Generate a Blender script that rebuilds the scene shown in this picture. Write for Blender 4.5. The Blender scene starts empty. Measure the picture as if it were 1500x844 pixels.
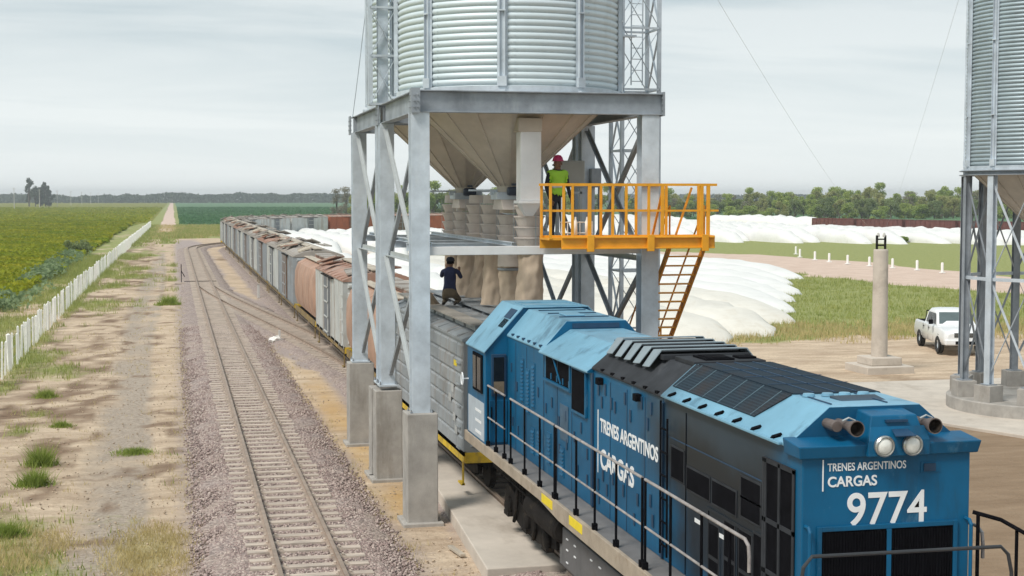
import bpy, bmesh, math, random
import numpy as np
from mathutils import Vector, Matrix, Quaternion

R = math.radians
rnd = random.Random(7)
scene = bpy.context.scene
COL = scene.collection

# ------------------------------------------------------------------ camera
cam_d = bpy.data.cameras.new("camera")
cam = bpy.data.objects.new("camera", cam_d)
COL.objects.link(cam)
cam.location = (0, 0, 6.55)
cam.rotation_euler = (R(90 - 3.540), 0, R(-12.992))
cam_d.sensor_width = 36.0
cam_d.lens = 36.0 * 2150 / 1500
cam_d.clip_start = 0.1
cam_d.clip_end = 12000
scene.camera = cam

# ------------------------------------------------------------------ sky, sun, exposure
SUN_EL, SUN_AZ = 52, 236          # azimuth clockwise from +Y
sun_v = Vector((math.sin(R(SUN_AZ)) * math.cos(R(SUN_EL)), math.cos(R(SUN_AZ)) * math.cos(R(SUN_EL)), math.sin(R(SUN_EL))))
world = bpy.data.worlds.new("World")
scene.world = world
world.use_nodes = True
nt = world.node_tree
nt.nodes.clear()
W = nt.nodes.new
w_out = W('ShaderNodeOutputWorld'); w_bg = W('ShaderNodeBackground')
w_sky = W('ShaderNodeTexSky'); w_sky.sky_type = 'NISHITA'; w_sky.sun_disc = False
w_sky.sun_elevation = R(SUN_EL); w_sky.sun_rotation = R(SUN_AZ)
w_tc = W('ShaderNodeTexCoord'); w_sep = W('ShaderNodeSeparateXYZ')
nt.links.new(w_tc.outputs['Generated'], w_sep.inputs[0])
w_add = W('ShaderNodeMath'); w_add.operation = 'ADD'; w_add.inputs[1].default_value = 0.10
w_abs = W('ShaderNodeMath'); w_abs.operation = 'ABSOLUTE'
nt.links.new(w_sep.outputs[2], w_abs.inputs[0]); nt.links.new(w_abs.outputs[0], w_add.inputs[0])
w_dx = W('ShaderNodeMath'); w_dx.operation = 'DIVIDE'
w_dy = W('ShaderNodeMath'); w_dy.operation = 'DIVIDE'
nt.links.new(w_sep.outputs[0], w_dx.inputs[0]); nt.links.new(w_add.outputs[0], w_dx.inputs[1])
nt.links.new(w_sep.outputs[1], w_dy.inputs[0]); nt.links.new(w_add.outputs[0], w_dy.inputs[1])
w_cmb = W('ShaderNodeCombineXYZ')
nt.links.new(w_dx.outputs[0], w_cmb.inputs[0]); nt.links.new(w_dy.outputs[0], w_cmb.inputs[1])
w_map = W('ShaderNodeMapping'); w_map.inputs['Scale'].default_value = (0.30, 0.62, 1.0); w_map.inputs['Location'].default_value = (3.1, 1.7, 0)
nt.links.new(w_cmb.outputs[0], w_map.inputs[0])
w_n = W('ShaderNodeTexNoise'); w_n.inputs['Scale'].default_value = 1.3; w_n.inputs['Detail'].default_value = 6; w_n.inputs['Roughness'].default_value = 0.55
w_n.inputs['Distortion'].default_value = 0.6
nt.links.new(w_map.outputs[0], w_n.inputs['Vector'])
w_rmp = W('ShaderNodeValToRGB')
w_rmp.color_ramp.elements[0].position = 0.36; w_rmp.color_ramp.elements[0].color = (3.45, 4.35, 4.75, 1)
w_rmp.color_ramp.elements[1].position = 0.60; w_rmp.color_ramp.elements[1].color = (6.0, 6.5, 6.6, 1)
nt.links.new(w_n.outputs['Fac'], w_rmp.inputs[0])
# brighter, whiter cloud towards the horizon, greyer overhead
w_el = W('ShaderNodeMapRange'); w_el.inputs['From Min'].default_value = 0.0; w_el.inputs['From Max'].default_value = 0.16
w_el.inputs['To Min'].default_value = 1.0; w_el.inputs['To Max'].default_value = 0.0
nt.links.new(w_sep.outputs[2], w_el.inputs['Value'])
w_hm = W('ShaderNodeMix'); w_hm.data_type = 'RGBA'; w_hm.inputs['B'].default_value = (8.1, 8.5, 8.5, 1)
w_k = W('ShaderNodeMath'); w_k.operation = 'MULTIPLY'; w_k.inputs[1].default_value = 0.95
nt.links.new(w_el.outputs[0], w_k.inputs[0]); nt.links.new(w_k.outputs[0], w_hm.inputs['Factor'])
nt.links.new(w_rmp.outputs[0], w_hm.inputs['A'])
w_mix = W('ShaderNodeMix'); w_mix.data_type = 'RGBA'; w_mix.inputs['Factor'].default_value = 0.93
nt.links.new(w_sky.outputs[0], w_mix.inputs['A']); nt.links.new(w_hm.outputs['Result'], w_mix.inputs['B'])
nt.links.new(w_mix.outputs['Result'], w_bg.inputs[0])
w_bg.inputs[1].default_value = 0.10
nt.links.new(w_bg.outputs[0], w_out.inputs[0])

sun_d = bpy.data.lights.new("sun", 'SUN')
sun_d.energy = 2.6; sun_d.angle = R(17); sun_d.color = (1.0, 0.95, 0.87)
sun = bpy.data.objects.new("sun", sun_d)
COL.objects.link(sun)
sun.rotation_euler = sun_v.to_track_quat('Z', 'Y').to_euler()
sun.location = (-30, 0, 60)

scene.view_settings.view_transform = 'Standard'
scene.view_settings.look = 'None'
scene.view_settings.gamma = 1
scene.view_settings.use_curve_mapping = False
scene.view_settings.exposure = 0.30

# ------------------------------------------------------------------ materials
MATS = {}
def mat(name, col, rough=0.7, metal=0.0, var=0.2, scale=2.0, bump=0.0, bscale=30.0, dirt=None, coat=0.0, stretch=(1, 1, 1), spec=0.5, island=0.0):
    """Principled material: base colour varied by noise, optional dirt = (colour, threshold 0..1, noise scale, stretch)."""
    m = bpy.data.materials.new(name); m.use_nodes = True
    n = m.node_tree; N = n.nodes.new; L = n.links.new
    b = n.nodes['Principled BSDF']
    b.inputs['Roughness'].default_value = rough; b.inputs['Metallic'].default_value = metal
    b.inputs['Specular IOR Level'].default_value = spec
    b.inputs['Coat Weight'].default_value = coat; b.inputs['Coat Roughness'].default_value = 0.25
    tc = N('ShaderNodeTexCoord'); oi = N('ShaderNodeObjectInfo')
    off = N('ShaderNodeVectorMath'); off.operation = 'SCALE'; off.inputs[0].default_value = (37.0, 53.0, 19.0)
    L(oi.outputs['Random'], off.inputs['Scale'])
    ad = N('ShaderNodeVectorMath'); ad.operation = 'ADD'
    L(tc.outputs['Object'], ad.inputs[0]); L(off.outputs[0], ad.inputs[1])
    mp = N('ShaderNodeMapping'); mp.inputs['Scale'].default_value = stretch
    L(ad.outputs[0], mp.inputs[0])
    nz = N('ShaderNodeTexNoise'); nz.inputs['Scale'].default_value = scale; nz.inputs['Detail'].default_value = 6; nz.inputs['Roughness'].default_value = 0.62
    L(mp.outputs[0], nz.inputs['Vector'])
    mr = N('ShaderNodeMapRange'); mr.inputs['From Min'].default_value = 0.3; mr.inputs['From Max'].default_value = 0.7
    L(nz.outputs['Fac'], mr.inputs['Value'])
    mx = N('ShaderNodeMix'); mx.data_type = 'RGBA'
    mx.inputs['A'].default_value = tuple(c * (1 - var) for c in col) + (1,)
    mx.inputs['B'].default_value = tuple(min(1, c * (1 + var)) for c in col) + (1,)
    L(mr.outputs[0], mx.inputs['Factor'])
    last = mx.outputs['Result']
    if island > 0:
        ge = N('ShaderNodeNewGeometry')
        mm = N('ShaderNodeMapRange'); mm.inputs['To Min'].default_value = 1 - island; mm.inputs['To Max'].default_value = 1 + island
        L(ge.outputs['Random Per Island'], mm.inputs['Value'])
        vm = N('ShaderNodeVectorMath'); vm.operation = 'SCALE'
        L(last, vm.inputs[0]); L(mm.outputs[0], vm.inputs['Scale'])
        last = vm.outputs[0]
    if dirt:
        dl = dirt if isinstance(dirt, list) else [dirt]
        for dcol, thr, dsc, dst in dl:
            mp2 = N('ShaderNodeMapping'); mp2.inputs['Scale'].default_value = dst
            L(ad.outputs[0], mp2.inputs[0])
            n2 = N('ShaderNodeTexNoise'); n2.inputs['Scale'].default_value = dsc; n2.inputs['Detail'].default_value = 8; n2.inputs['Roughness'].default_value = 0.7
            L(mp2.outputs[0], n2.inputs['Vector'])
            m2 = N('ShaderNodeMapRange'); m2.inputs['From Min'].default_value = 1 - thr - 0.1; m2.inputs['From Max'].default_value = 1 - thr + 0.16
            L(n2.outputs['Fac'], m2.inputs['Value'])
            x2 = N('ShaderNodeMix'); x2.data_type = 'RGBA'; x2.inputs['B'].default_value = tuple(dcol) + (1,)
            L(m2.outputs[0], x2.inputs['Factor']); L(last, x2.inputs['A'])
            last = x2.outputs['Result']
    L(last, b.inputs['Base Color'])
    if bump > 0:
        n3 = N('ShaderNodeTexNoise'); n3.inputs['Scale'].default_value = bscale; n3.inputs['Detail'].default_value = 5
        L(mp.outputs[0], n3.inputs['Vector'])
        bp = N('ShaderNodeBump'); bp.inputs['Strength'].default_value = bump; bp.inputs['Distance'].default_value = 0.02
        L(n3.outputs['Fac'], bp.inputs['Height']); L(bp.outputs[0], b.inputs['Normal'])
    MATS[name] = m
    return m

def leaf_mat(name, c1, c2, scale=0.25, transl=0.25, isl=0.55):
    m = bpy.data.materials.new(name); m.use_nodes = True
    n = m.node_tree; N = n.nodes.new; L = n.links.new
    b = n.nodes['Principled BSDF']; b.inputs['Roughness'].default_value = 0.6; b.inputs['Specular IOR Level'].default_value = 0.08
    ge = N('ShaderNodeNewGeometry'); nz = N('ShaderNodeTexNoise'); nz.inputs['Scale'].default_value = scale; nz.inputs['Detail'].default_value = 4
    L(ge.outputs['Position'], nz.inputs['Vector'])
    ad = N('ShaderNodeMath'); ad.operation = 'MULTIPLY_ADD'; ad.inputs[1].default_value = isl
    sb = N('ShaderNodeMath'); sb.operation = 'MULTIPLY_ADD'; sb.inputs[1].default_value = 1.6; sb.inputs[2].default_value = -0.58
    L(nz.outputs['Fac'], sb.inputs[0])
    L(ge.outputs['Random Per Island'], ad.inputs[0]); L(sb.outputs[0], ad.inputs[2])
    mx = N('ShaderNodeMix'); mx.data_type = 'RGBA'
    mx.inputs['A'].default_value = tuple(c1) + (1,); mx.inputs['B'].default_value = tuple(c2) + (1,)
    L(ad.outputs[0], mx.inputs['Factor'])
    L(mx.outputs['Result'], b.inputs['Base Color'])
    if transl > 0:
        tr = N('ShaderNodeBsdfTranslucent'); L(mx.outputs['Result'], tr.inputs[0])
        ms = N('ShaderNodeMixShader'); ms.inputs[0].default_value = transl
        L(b.outputs[0], ms.inputs[1]); L(tr.outputs[0], ms.inputs[2])
        L(ms.outputs[0], n.nodes['Material Output'].inputs[0])
    MATS[name] = m
    return m

GALV = mat('galvanised steel', (0.55, 0.61, 0.67), 0.5, 0.2, 0.2, 2.2, 0.08, 18, dirt=[((0.62, 0.66, 0.69), 0.36, 2.2, (1, 1, .35)), ((0.30, 0.275, 0.25), 0.24, 5.0, (1, 1, .10))])
GALV_D = mat('weathered galvanised steel', (0.28, 0.31, 0.345), 0.55, 0.2, 0.3, 1.6, 0.08, 14, dirt=((0.42, 0.45, 0.47), 0.36, 2.0, (1, 1, .25)))
GALV_L = mat('new galvanised steel', (0.44, 0.47, 0.48), 0.45, 0.2, 0.1, 2.0)
SHEET = mat('corrugated zinc sheet', (0.60, 0.685, 0.725), 0.5, 0.15, 0.06, 0.9, 0, dirt=((0.42, 0.48, 0.50), 0.3, 1.1, (1, 1, .12)))
SHEET_D = mat('dull corrugated zinc sheet', (0.38, 0.46, 0.50), 0.45, 0.35, 0.14, 0.9, 0, dirt=((0.28, 0.33, 0.35), 0.35, 1.1, (1, 1, .12)))
HOPPER = mat('dusty hopper sheet', (0.56, 0.50, 0.43), 0.6, 0.25, 0.16, 1.4, dirt=((0.42, 0.30, 0.16), 0.26, 2.0, (1, 1, .3)))
CONCRETE = mat('cast concrete', (0.36, 0.34, 0.315), 0.9, 0, 0.2, 2.2, 0.25, 35, dirt=[((0.20, 0.175, 0.145), 0.38, 1.6, (1, 1, .22)), ((0.45, 0.43, 0.40), 0.3, 4.0, (1, 1, 1))])
CONC_L = mat('pale concrete', (0.55, 0.49, 0.425), 0.9, 0, 0.12, 1.2, 0.2, 40, dirt=[((0.31, 0.26, 0.21), 0.36, 0.7, (1, .5, 1)), ((0.50, 0.46, 0.40), 0.3, 5.0, (1, 1, 1))])
YELLOW = mat('yellow safety paint', (0.74, 0.33, 0.015), 0.5, 0, 0.12, 5, 0, dirt=((0.38, 0.15, 0.03), 0.26, 5, (1, 1, 1)))
SILL_D = mat('rusted dirty yellow sill paint', (0.30, 0.205, 0.06), 0.7, 0, 0.3, 3, 0, dirt=((0.10, 0.075, 0.055), 0.52, 2.2, (1, 1, 1)))
YEL_SILL = mat('chipped yellow sill paint', (0.66, 0.45, 0.03), 0.6, 0, 0.2, 4, 0, dirt=((0.16, 0.12, 0.08), 0.42, 3, (1, 1, 1)))
RUSTY_Y = mat('rusty orange paint', (0.60, 0.25, 0.02), 0.6, 0, 0.3, 5, dirt=((0.26, 0.10, 0.04), 0.36, 6, (1, 1, 1)))
BLACK = mat('black steel', (0.006, 0.006, 0.008), 0.9, 0, 0.3, 5, spec=0.04)
DARK = mat('grimy underframe steel', (0.014, 0.012, 0.011), 0.85, 0, 0.5, 3, 0.2, 20, dirt=((0.065, 0.05, 0.036), 0.36, 2.5, (1, 1, 1)), spec=0.15)
RUBBER = mat('rubber', (0.02, 0.02, 0.02), 0.8, 0, 0.2, 6)
GLASS = mat('dark window glass', (0.005, 0.007, 0.010), 0.18, 0, 0.1, 2)
WHITE = mat('white vehicle paint', (0.78, 0.79, 0.80), 0.28, 0, 0.03, 2, coat=0.6)
WHITE_P = mat('white limewash', (0.84, 0.83, 0.80), 0.8, 0, 0.06, 3, dirt=((0.55, 0.52, 0.46), 0.15, 3, (1, 1, 1)))
LETTER = mat('white lettering', (0.78, 0.80, 0.82), 0.5, 0, 0.06, 3)
RAIL = mat('rusty rail', (0.36, 0.275, 0.215), 0.55, 0.3, 0.25, 3)
SLEEPER = mat('weathered sleeper timber', (0.49, 0.415, 0.35), 0.95, 0, 0.3, 3, 0.3, 30, stretch=(.4, 3, 3), dirt=((0.22, 0.18, 0.165), 0.36, 2.5, (1, 2, 1)))
LAMP = mat('headlight lens', (0.75, 0.76, 0.72), 0.15, 0.0, 0.1, 10, coat=1.0)
CHROME = mat('lamp bezel', (0.5, 0.5, 0.48), 0.3, 0.8, 0.1, 5)
HORN = mat('weathered horn casing', (0.16, 0.13, 0.12), 0.6, 0.4, 0.3, 6)
FABRIC = mat('tan canvas sleeve', (0.60, 0.48, 0.37), 0.95, 0, 0.18, 3.0, 0.5, 9, stretch=(1, 1, .45), dirt=((0.52, 0.33, 0.13), 0.3, 2.5, (1, 1, .6)))
SPOUT = mat('beige plastic spout', (0.66, 0.59, 0.54), 0.6, 0, 0.08, 3, dirt=((0.33, 0.28, 0.24), 0.3, 3, (1, 1, 1)))
MOTOR = mat('blue grey motor casing', (0.045, 0.06, 0.09), 0.5, 0.2, 0.2, 8)
CABINET = mat('grey cabinet paint', (0.40, 0.40, 0.37), 0.5, 0, 0.08, 3)
BAG = mat('white grain bag film', (0.76, 0.755, 0.735), 0.55, 0, 0.06, 0.8, 0.9, 2.2, stretch=(1, .5, 1), dirt=[((0.58, 0.52, 0.43), 0.26, 0.35, (1, 1, 1)), ((0.62, 0.60, 0.56), 0.36, 1.6, (.5, 2, 1))])
BAG_D = mat('dusty grain bag film', (0.70, 0.67, 0.605), 0.6, 0, 0.08, 0.8, 0.9, 2.2, stretch=(1, .5, 1), dirt=[((0.56, 0.48, 0.37), 0.36, 0.4, (1, 1, 1)), ((0.60, 0.56, 0.49), 0.36, 1.6, (.5, 2, 1))])
BARK = mat('bark', (0.10, 0.08, 0.06), 0.9, 0, 0.3, 6)
POLEM = mat('pale utility pole', (0.55, 0.54, 0.52), 0.8, 0, 0.1, 2)
SKIN = mat('skin', (0.20, 0.105, 0.065), 0.6, 0, 0.1, 10)
HIVIS = mat('yellow green safety vest', (0.33, 0.62, 0.04), 0.7, 0, 0.08, 8)
REFLECT = mat('reflective tape', (0.62, 0.65, 0.62), 0.4, 0, 0.05, 8)
HARDHAT = mat('magenta hard hat plastic', (0.42, 0.008, 0.095), 0.35, 0, 0.06, 8)
CLOTH_D = mat('dark work clothes', (0.018, 0.02, 0.03), 0.9, 0, 0.3, 10)
CLOTH_B = mat('navy shirt', (0.022, 0.030, 0.085), 0.9, 0, 0.25, 8)
CLOTH_K = mat('khaki trousers', (0.16, 0.125, 0.085), 0.9, 0, 0.25, 8)
BOOT = mat('work boots', (0.03, 0.022, 0.018), 0.8, 0, 0.2, 8)

# wagons
W_GREY = mat('faded grey wagon paint', (0.31, 0.335, 0.355), 0.65, 0, 0.14, 1.2, 0, dirt=[((0.24, 0.175, 0.125), 0.36, 1.6, (1, 1, .2)), ((0.46, 0.46, 0.44), 0.3, 2.5, (1, 1, .4))])
W_PALE = mat('pale grey wagon paint', (0.47, 0.49, 0.48), 0.65, 0, 0.14, 1.2, 0, dirt=[((0.27, 0.18, 0.115), 0.42, 1.4, (1, 1, .16)), ((0.5, 0.5, 0.47), 0.3, 2.5, (1, 1, .4))])
W_PINK = mat('terracotta wagon paint', (0.40, 0.245, 0.175), 0.65, 0, 0.18, 1.2, 0, dirt=[((0.24, 0.12, 0.075), 0.36, 1.4, (1, 1, .3)), ((0.46, 0.33, 0.25), 0.34, 2.2, (1, 1, .4))])
W_RED = mat('brown red wagon paint', (0.135, 0.05, 0.040), 0.7, 0, 0.25, 1.0, 0, dirt=((0.22, 0.13, 0.10), 0.34, 1.2, (1, 1, .3)))
W_ORANGE = mat('orange red wagon paint', (0.34, 0.10, 0.045), 0.7, 0, 0.2, 1.0)
W_ROOF = mat('rust stained wagon roof', (0.33, 0.30, 0.27), 0.8, 0, 0.2, 1.2, 0, dirt=((0.27, 0.18, 0.13), 0.34, 1.2, (1, 1, 1)))
W_ROOFR = mat('rusty red wagon roof', (0.33, 0.19, 0.14), 0.8, 0, 0.2, 1.2, 0, dirt=((0.36, 0.31, 0.27), 0.44, 1.6, (1, 1, 1)))
W_DOOR = mat('dark sliding door paint', (0.15, 0.16, 0.175), 0.7, 0, 0.2, 2, dirt=((0.20, 0.12, 0.08), 0.3, 2, (1, 1, .3)))
W_DOORB = mat('brown sliding door paint', (0.17, 0.115, 0.085), 0.7, 0, 0.25, 2)
PLANK = mat('bleached roof plank', (0.44, 0.385, 0.315), 0.9, 0, 0.25, 2, stretch=(3, .4, 3))

# locomotive paint: blue with the exhaust soot that streams back along the radiator end
def loco_paint(name, col, rough, faded, y0=-6.85, y1=-6.0):
    m = mat(name, col, rough, 0, 0.16, 1.1, 0, coat=0.0, spec=0.3, dirt=[((0.014, 0.045, 0.085), 0.36, 2.0, (1, 1, .2)), ((0.16, 0.30, 0.38), 0.27 + faded, 2.6, (1, 1, .5)), ((0.17, 0.16, 0.145), 0.20, 3.2, (1, 1, .12)), ((0.30, 0.36, 0.40), 0.13, 16, (1, 1, 1))])
    n = m.node_tree; N = n.nodes.new; L = n.links.new
    b = n.nodes['Principled BSDF']
    src = b.inputs['Base Color'].links[0].from_socket
    tc = N('ShaderNodeTexCoord'); sp = N('ShaderNodeSeparateXYZ'); L(tc.outputs['Object'], sp.inputs[0])
    nz = N('ShaderNodeTexNoise'); nz.inputs['Scale'].default_value = 1.3; nz.inputs['Detail'].default_value = 5
    L(tc.outputs['Object'], nz.inputs['Vector'])
    # along the length: origin y=20.5; soot from 13.75 to 18.6, heaviest near the stack at 17.6
    def rng(sock, a, b_, c, d):
        r = N('ShaderNodeMapRange'); r.interpolation_type = 'SMOOTHSTEP'
        r.inputs['From Min'].default_value = a; r.inputs['From Max'].default_value = b_
        r.inputs['To Min'].default_value = c; r.inputs['To Max'].default_value = d
        L(sock, r.inputs['Value']); return r.outputs[0]
    def mul(a, b_):
        k = N('ShaderNodeMath'); k.operation = 'MULTIPLY'; L(a, k.inputs[0])
        if isinstance(b_, float): k.inputs[1].default_value = b_
        else: L(b_, k.inputs[1])
        return k.outputs[0]
    jit = N('ShaderNodeMath'); jit.operation = 'MULTIPLY_ADD'; jit.inputs[1].default_value = 2.2
    L(nz.outputs['Fac'], jit.inputs[0]); L(sp.outputs[1], jit.inputs[2])     # y + 2.2*noise
    far = rng(jit.outputs[0], -2.0, 0.1, 1.0, 0.0)
    near = rng(sp.outputs[1], y0, y1, 0.0, 1.0)
    jz = N('ShaderNodeMath'); jz.operation = 'MULTIPLY_ADD'; jz.inputs[1].default_value = 1.0
    L(nz.outputs['Fac'], jz.inputs[0]); L(sp.outputs[2], jz.inputs[2])
    low = rng(jz.outputs[0], 3.0, 3.75, 0.0, 1.0)
    fac = mul(mul(mul(far, near), low), 0.93)
    mx = N('ShaderNodeMix'); mx.data_type = 'RGBA'; mx.inputs['B'].default_value = (0.026, 0.037, 0.050, 1)
    L(fac, mx.inputs['Factor']); L(src, mx.inputs['A'])
    if y0 < -6:      # oily black deposit low on the radiator doors
        dk = mul(mul(rng(sp.outputs[1], -6.9, -6.4, 0.0, 1.0), rng(jit.outputs[0], -2.6, -1.2, 1.0, 0.0)), mul(rng(jz.outputs[0], 2.2, 2.7, 0.0, 1.0), rng(jz.outputs[0], 3.85, 4.35, 1.0, 0.0)))
        m2 = N('ShaderNodeMix'); m2.data_type = 'RGBA'; m2.inputs['B'].default_value = (0.008, 0.010, 0.014, 1)
        L(mul(dk, 0.9), m2.inputs['Factor']); L(mx.outputs['Result'], m2.inputs['A']); L(m2.outputs['Result'], b.inputs['Base Color'])
    else: L(mx.outputs['Result'], b.inputs['Base Color'])
    return m
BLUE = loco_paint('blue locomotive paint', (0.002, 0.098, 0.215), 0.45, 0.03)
BLUE_TOP = loco_paint('faded blue roof paint with sky sheen', (0.17, 0.355, 0.485), 0.40, 0.05, -3.4, -2.2)  # faded roof paint, lightened further with the sky's reflection put into its colour
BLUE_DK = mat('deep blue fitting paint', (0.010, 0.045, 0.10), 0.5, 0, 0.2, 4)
SOOT = mat('soot blackened roof steel', (0.033, 0.036, 0.042), 0.8, 0.0, 0.35, 2.0, spec=0.2, dirt=((0.11, 0.115, 0.12), 0.26, 2.0, (1, 1, 1)))
SLAT = mat('pale roof louvre', (0.27, 0.33, 0.37), 0.5, 0.2, 0.15, 2, dirt=((0.13, 0.13, 0.13), 0.34, 1.5, (1, 1, 1)))
CREAM = mat('dirty cream sill paint', (0.36, 0.30, 0.235), 0.7, 0, 0.2, 2.5, dirt=((0.22, 0.15, 0.10), 0.36, 3, (1, 1, 1)))
DECK = mat('worn deck plate', (0.17, 0.165, 0.165), 0.7, 0.1, 0.2, 2, dirt=((0.28, 0.24, 0.20), 0.3, 2, (1, 1, 1)))
PATCH = mat('bright yellow marking', (0.80, 0.62, 0.02), 0.5, 0, 0.08, 5)

# ------------------------------------------------------------------ mesh builder
class MB:
    def __init__(s): s.v, s.f, s.m, s.cur = [], [], [], 0
    def mi(s, i): s.cur = i; return s
    def add(s, vs, fs):
        o = len(s.v); s.v += [tuple(p) for p in vs]
        s.f += [tuple(i + o for i in q) for q in fs]; s.m += [s.cur] * len(fs)
        return s
    def box(s, x0, x1, y0, y1, z0, z1):
        return s.hexa([(x0, y0, z0), (x1, y0, z0), (x1, y1, z0), (x0, y1, z0), (x0, y0, z1), (x1, y0, z1), (x1, y1, z1), (x0, y1, z1)])
    def hexa(s, p):
        return s.add(p, [(3, 2, 1, 0), (4, 5, 6, 7), (0, 1, 5, 4), (1, 2, 6, 5), (2, 3, 7, 6), (3, 0, 4, 7)])
    def bar(s, p, q, w, h, up=(0, 0, 1)):
        p, q = Vector(p), Vector(q); d = (q - p).normalized(); u = Vector(up)
        if abs(d.dot(u)) > 0.98: u = Vector((0, 1, 0))
        a = d.cross(u).normalized() * (w / 2); b = a.cross(d).normalized() * (h / 2)
        return s.hexa([p - a - b, p + a - b, p + a + b, p - a + b, q - a - b, q + a - b, q + a + b, q - a + b])
    def hbeam(s, p, q, w, h, t, up=(0, 1, 0)):
        """H section: flanges of width w, overall depth h measured along up."""
        p, q, u = Vector(p), Vector(q), Vector(up); o = u * (h / 2 - t / 2)
        s.bar(p - o, q - o, w, t, up); s.bar(p + o, q + o, w, t, up); s.bar(p, q, t, h - 2 * t, up)
        return s
    def lbar(s, p, q, w, t=0.012, up=(0, 0, 1)):
        p, q = Vector(p), Vector(q); d = (q - p).normalized(); u = Vector(up)
        if abs(d.dot(u)) > 0.98: u = Vector((0, 1, 0))
        a = d.cross(u).normalized(); b = a.cross(d).normalized()
        s.bar(p, q, w, t, up); s.bar(p + a * (w / 2 - t / 2) + b * (w / 2 + t / 2), q + a * (w / 2 - t / 2) + b * (w / 2 + t / 2), t, w, up)
        return s
    def tube(s, pts, r, n=8, cap=True):
        pts = [Vector(p) for p in pts]; rings = []
        rr = r if isinstance(r, (list, tuple)) else [r] * len(pts)
        u = None
        for i, p in enumerate(pts):
            d = (pts[min(i + 1, len(pts) - 1)] - pts[max(i - 1, 0)]).normalized()
            if u is None:
                u = Vector((0, 0, 1)) if abs(d.z) < 0.9 else Vector((1, 0, 0))
            a = d.cross(u).normalized(); b = a.cross(d).normalized(); u = b
            rings.append([p + (a * math.cos(t) + b * math.sin(t)) * rr[i] for t in [2 * math.pi * k / n for k in range(n)]])
        vs = [v for g in rings for v in g]; fs = []
        for i in range(len(pts) - 1):
            for k in range(n):
                fs.append((i * n + k, i * n + (k + 1) % n, (i + 1) * n + (k + 1) % n, (i + 1) * n + k))
        if cap: fs += [tuple(range(n))[::-1], tuple((len(pts) - 1) * n + k for k in range(n))]
        return s.add(vs, fs)
    def prism(s, poly, axis, a0, a1):
        def P(u, w, a): return {'y': (u, a, w), 'x': (a, u, w), 'z': (u, w, a)}[axis]
        n = len(poly)
        return s.add([P(u, w, a0) for u, w in poly] + [P(u, w, a1) for u, w in poly],
                     [tuple(range(n))[::-1], tuple(range(n, 2 * n))] + [(i, (i + 1) % n, n + (i + 1) % n, n + i) for i in range(n)])
    def lathe(s, prof, n=24, c=(0, 0, 0), axis='z', caps=False, a0=0.0):
        vs, fs = [], []
        for r, z in prof:
            for k in range(n):
                t = a0 + 2 * math.pi * k / n; x, y = r * math.cos(t), r * math.sin(t)
                vs.append({'z': (c[0] + x, c[1] + y, c[2] + z), 'y': (c[0] + x, c[1] + z, c[2] + y), 'x': (c[0] + z, c[1] + x, c[2] + y)}[axis])
        for i in range(len(prof) - 1):
            for k in range(n): fs.append((i * n + k, i * n + (k + 1) % n, (i + 1) * n + (k + 1) % n, (i + 1) * n + k))
        if caps: fs += [tuple(range(n))[::-1], tuple((len(prof) - 1) * n + k for k in range(n))]
        return s.add(vs, fs)
    def build(s, name, mats, parent=None, org=(0, 0, 0), smooth=False, bevel=0.0, recalc=True):
        me = bpy.data.meshes.new(name)
        ox, oy, oz = org
        me.from_pydata([(x - ox, y - oy, z - oz) for x, y, z in s.v], [], s.f)
        for m in (mats if isinstance(mats, (list, tuple)) else [mats]): me.materials.append(m)
        me.polygons.foreach_set('material_index', s.m)
        if recalc:
            bm = bmesh.new(); bm.from_mesh(me); bmesh.ops.recalc_face_normals(bm, faces=bm.faces); bm.to_mesh(me); bm.free()
        if smooth: me.polygons.foreach_set('use_smooth', [True] * len(me.polygons))
        me.update()
        o = bpy.data.objects.new(name, me); COL.objects.link(o)
        if parent is not None: o.parent = parent
        else: o.location = org
        if bevel > 0:
            b = o.modifiers.new('bevel', 'BEVEL'); b.width = bevel; b.segments = 2; b.limit_method = 'ANGLE'; b.angle_limit = R(40)
        return o

def smooth_by_angle(o, ang=35):
    me = o.data
    me.polygons.foreach_set('use_smooth', [True] * len(me.polygons))
    bm = bmesh.new(); bm.from_mesh(me)
    for e in bm.edges:
        if len(e.link_faces) == 2 and e.calc_face_angle(0) > R(ang): e.smooth = False
    bm.to_mesh(me); bm.free()
    return o

def tag(o, label=None, cat=None, group=None, kind=None):
    if label: o['label'] = label
    if cat: o['category'] = cat
    if group: o['group'] = group
    if kind: o['kind'] = kind
    return o
def empty(name, loc, rz=0.0, label=None, cat=None, group=None):
    o = bpy.data.objects.new(name, None); COL.objects.link(o)
    o.location = loc; o.rotation_euler = (0, 0, rz); o.empty_display_size = 0.3
    return tag(o, label, cat, group)
def copy_tree(o, parent=None):
    c = o.copy(); COL.objects.link(c)
    if parent is not None: c.parent = parent
    for ch in list(o.children): copy_tree(ch, c)
    return c
def np_mesh(name, verts, quads, material, parent=None, smooth=False, loc=None):
    """quads: (n,4) or (n,3) int array"""
    me = bpy.data.meshes.new(name)
    k = quads.shape[1]
    me.vertices.add(len(verts)); me.vertices.foreach_set('co', np.ascontiguousarray(verts, dtype=np.float32).ravel())
    me.loops.add(quads.size); me.loops.foreach_set('vertex_index', np.ascontiguousarray(quads, dtype=np.int32).ravel())
    me.polygons.add(len(quads)); me.polygons.foreach_set('loop_start', np.arange(0, quads.size, k, dtype=np.int32))
    try: me.polygons.foreach_set('loop_total', np.full(len(quads), k, dtype=np.int32))
    except Exception: pass
    me.update(calc_edges=True)
    if smooth: me.polygons.foreach_set('use_smooth', np.ones(len(quads), dtype=bool))
    me.materials.append(material)
    o = bpy.data.objects.new(name, me); COL.objects.link(o)
    if parent is not None: o.parent = parent
    if loc is not None: o.location = loc
    return o

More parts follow.
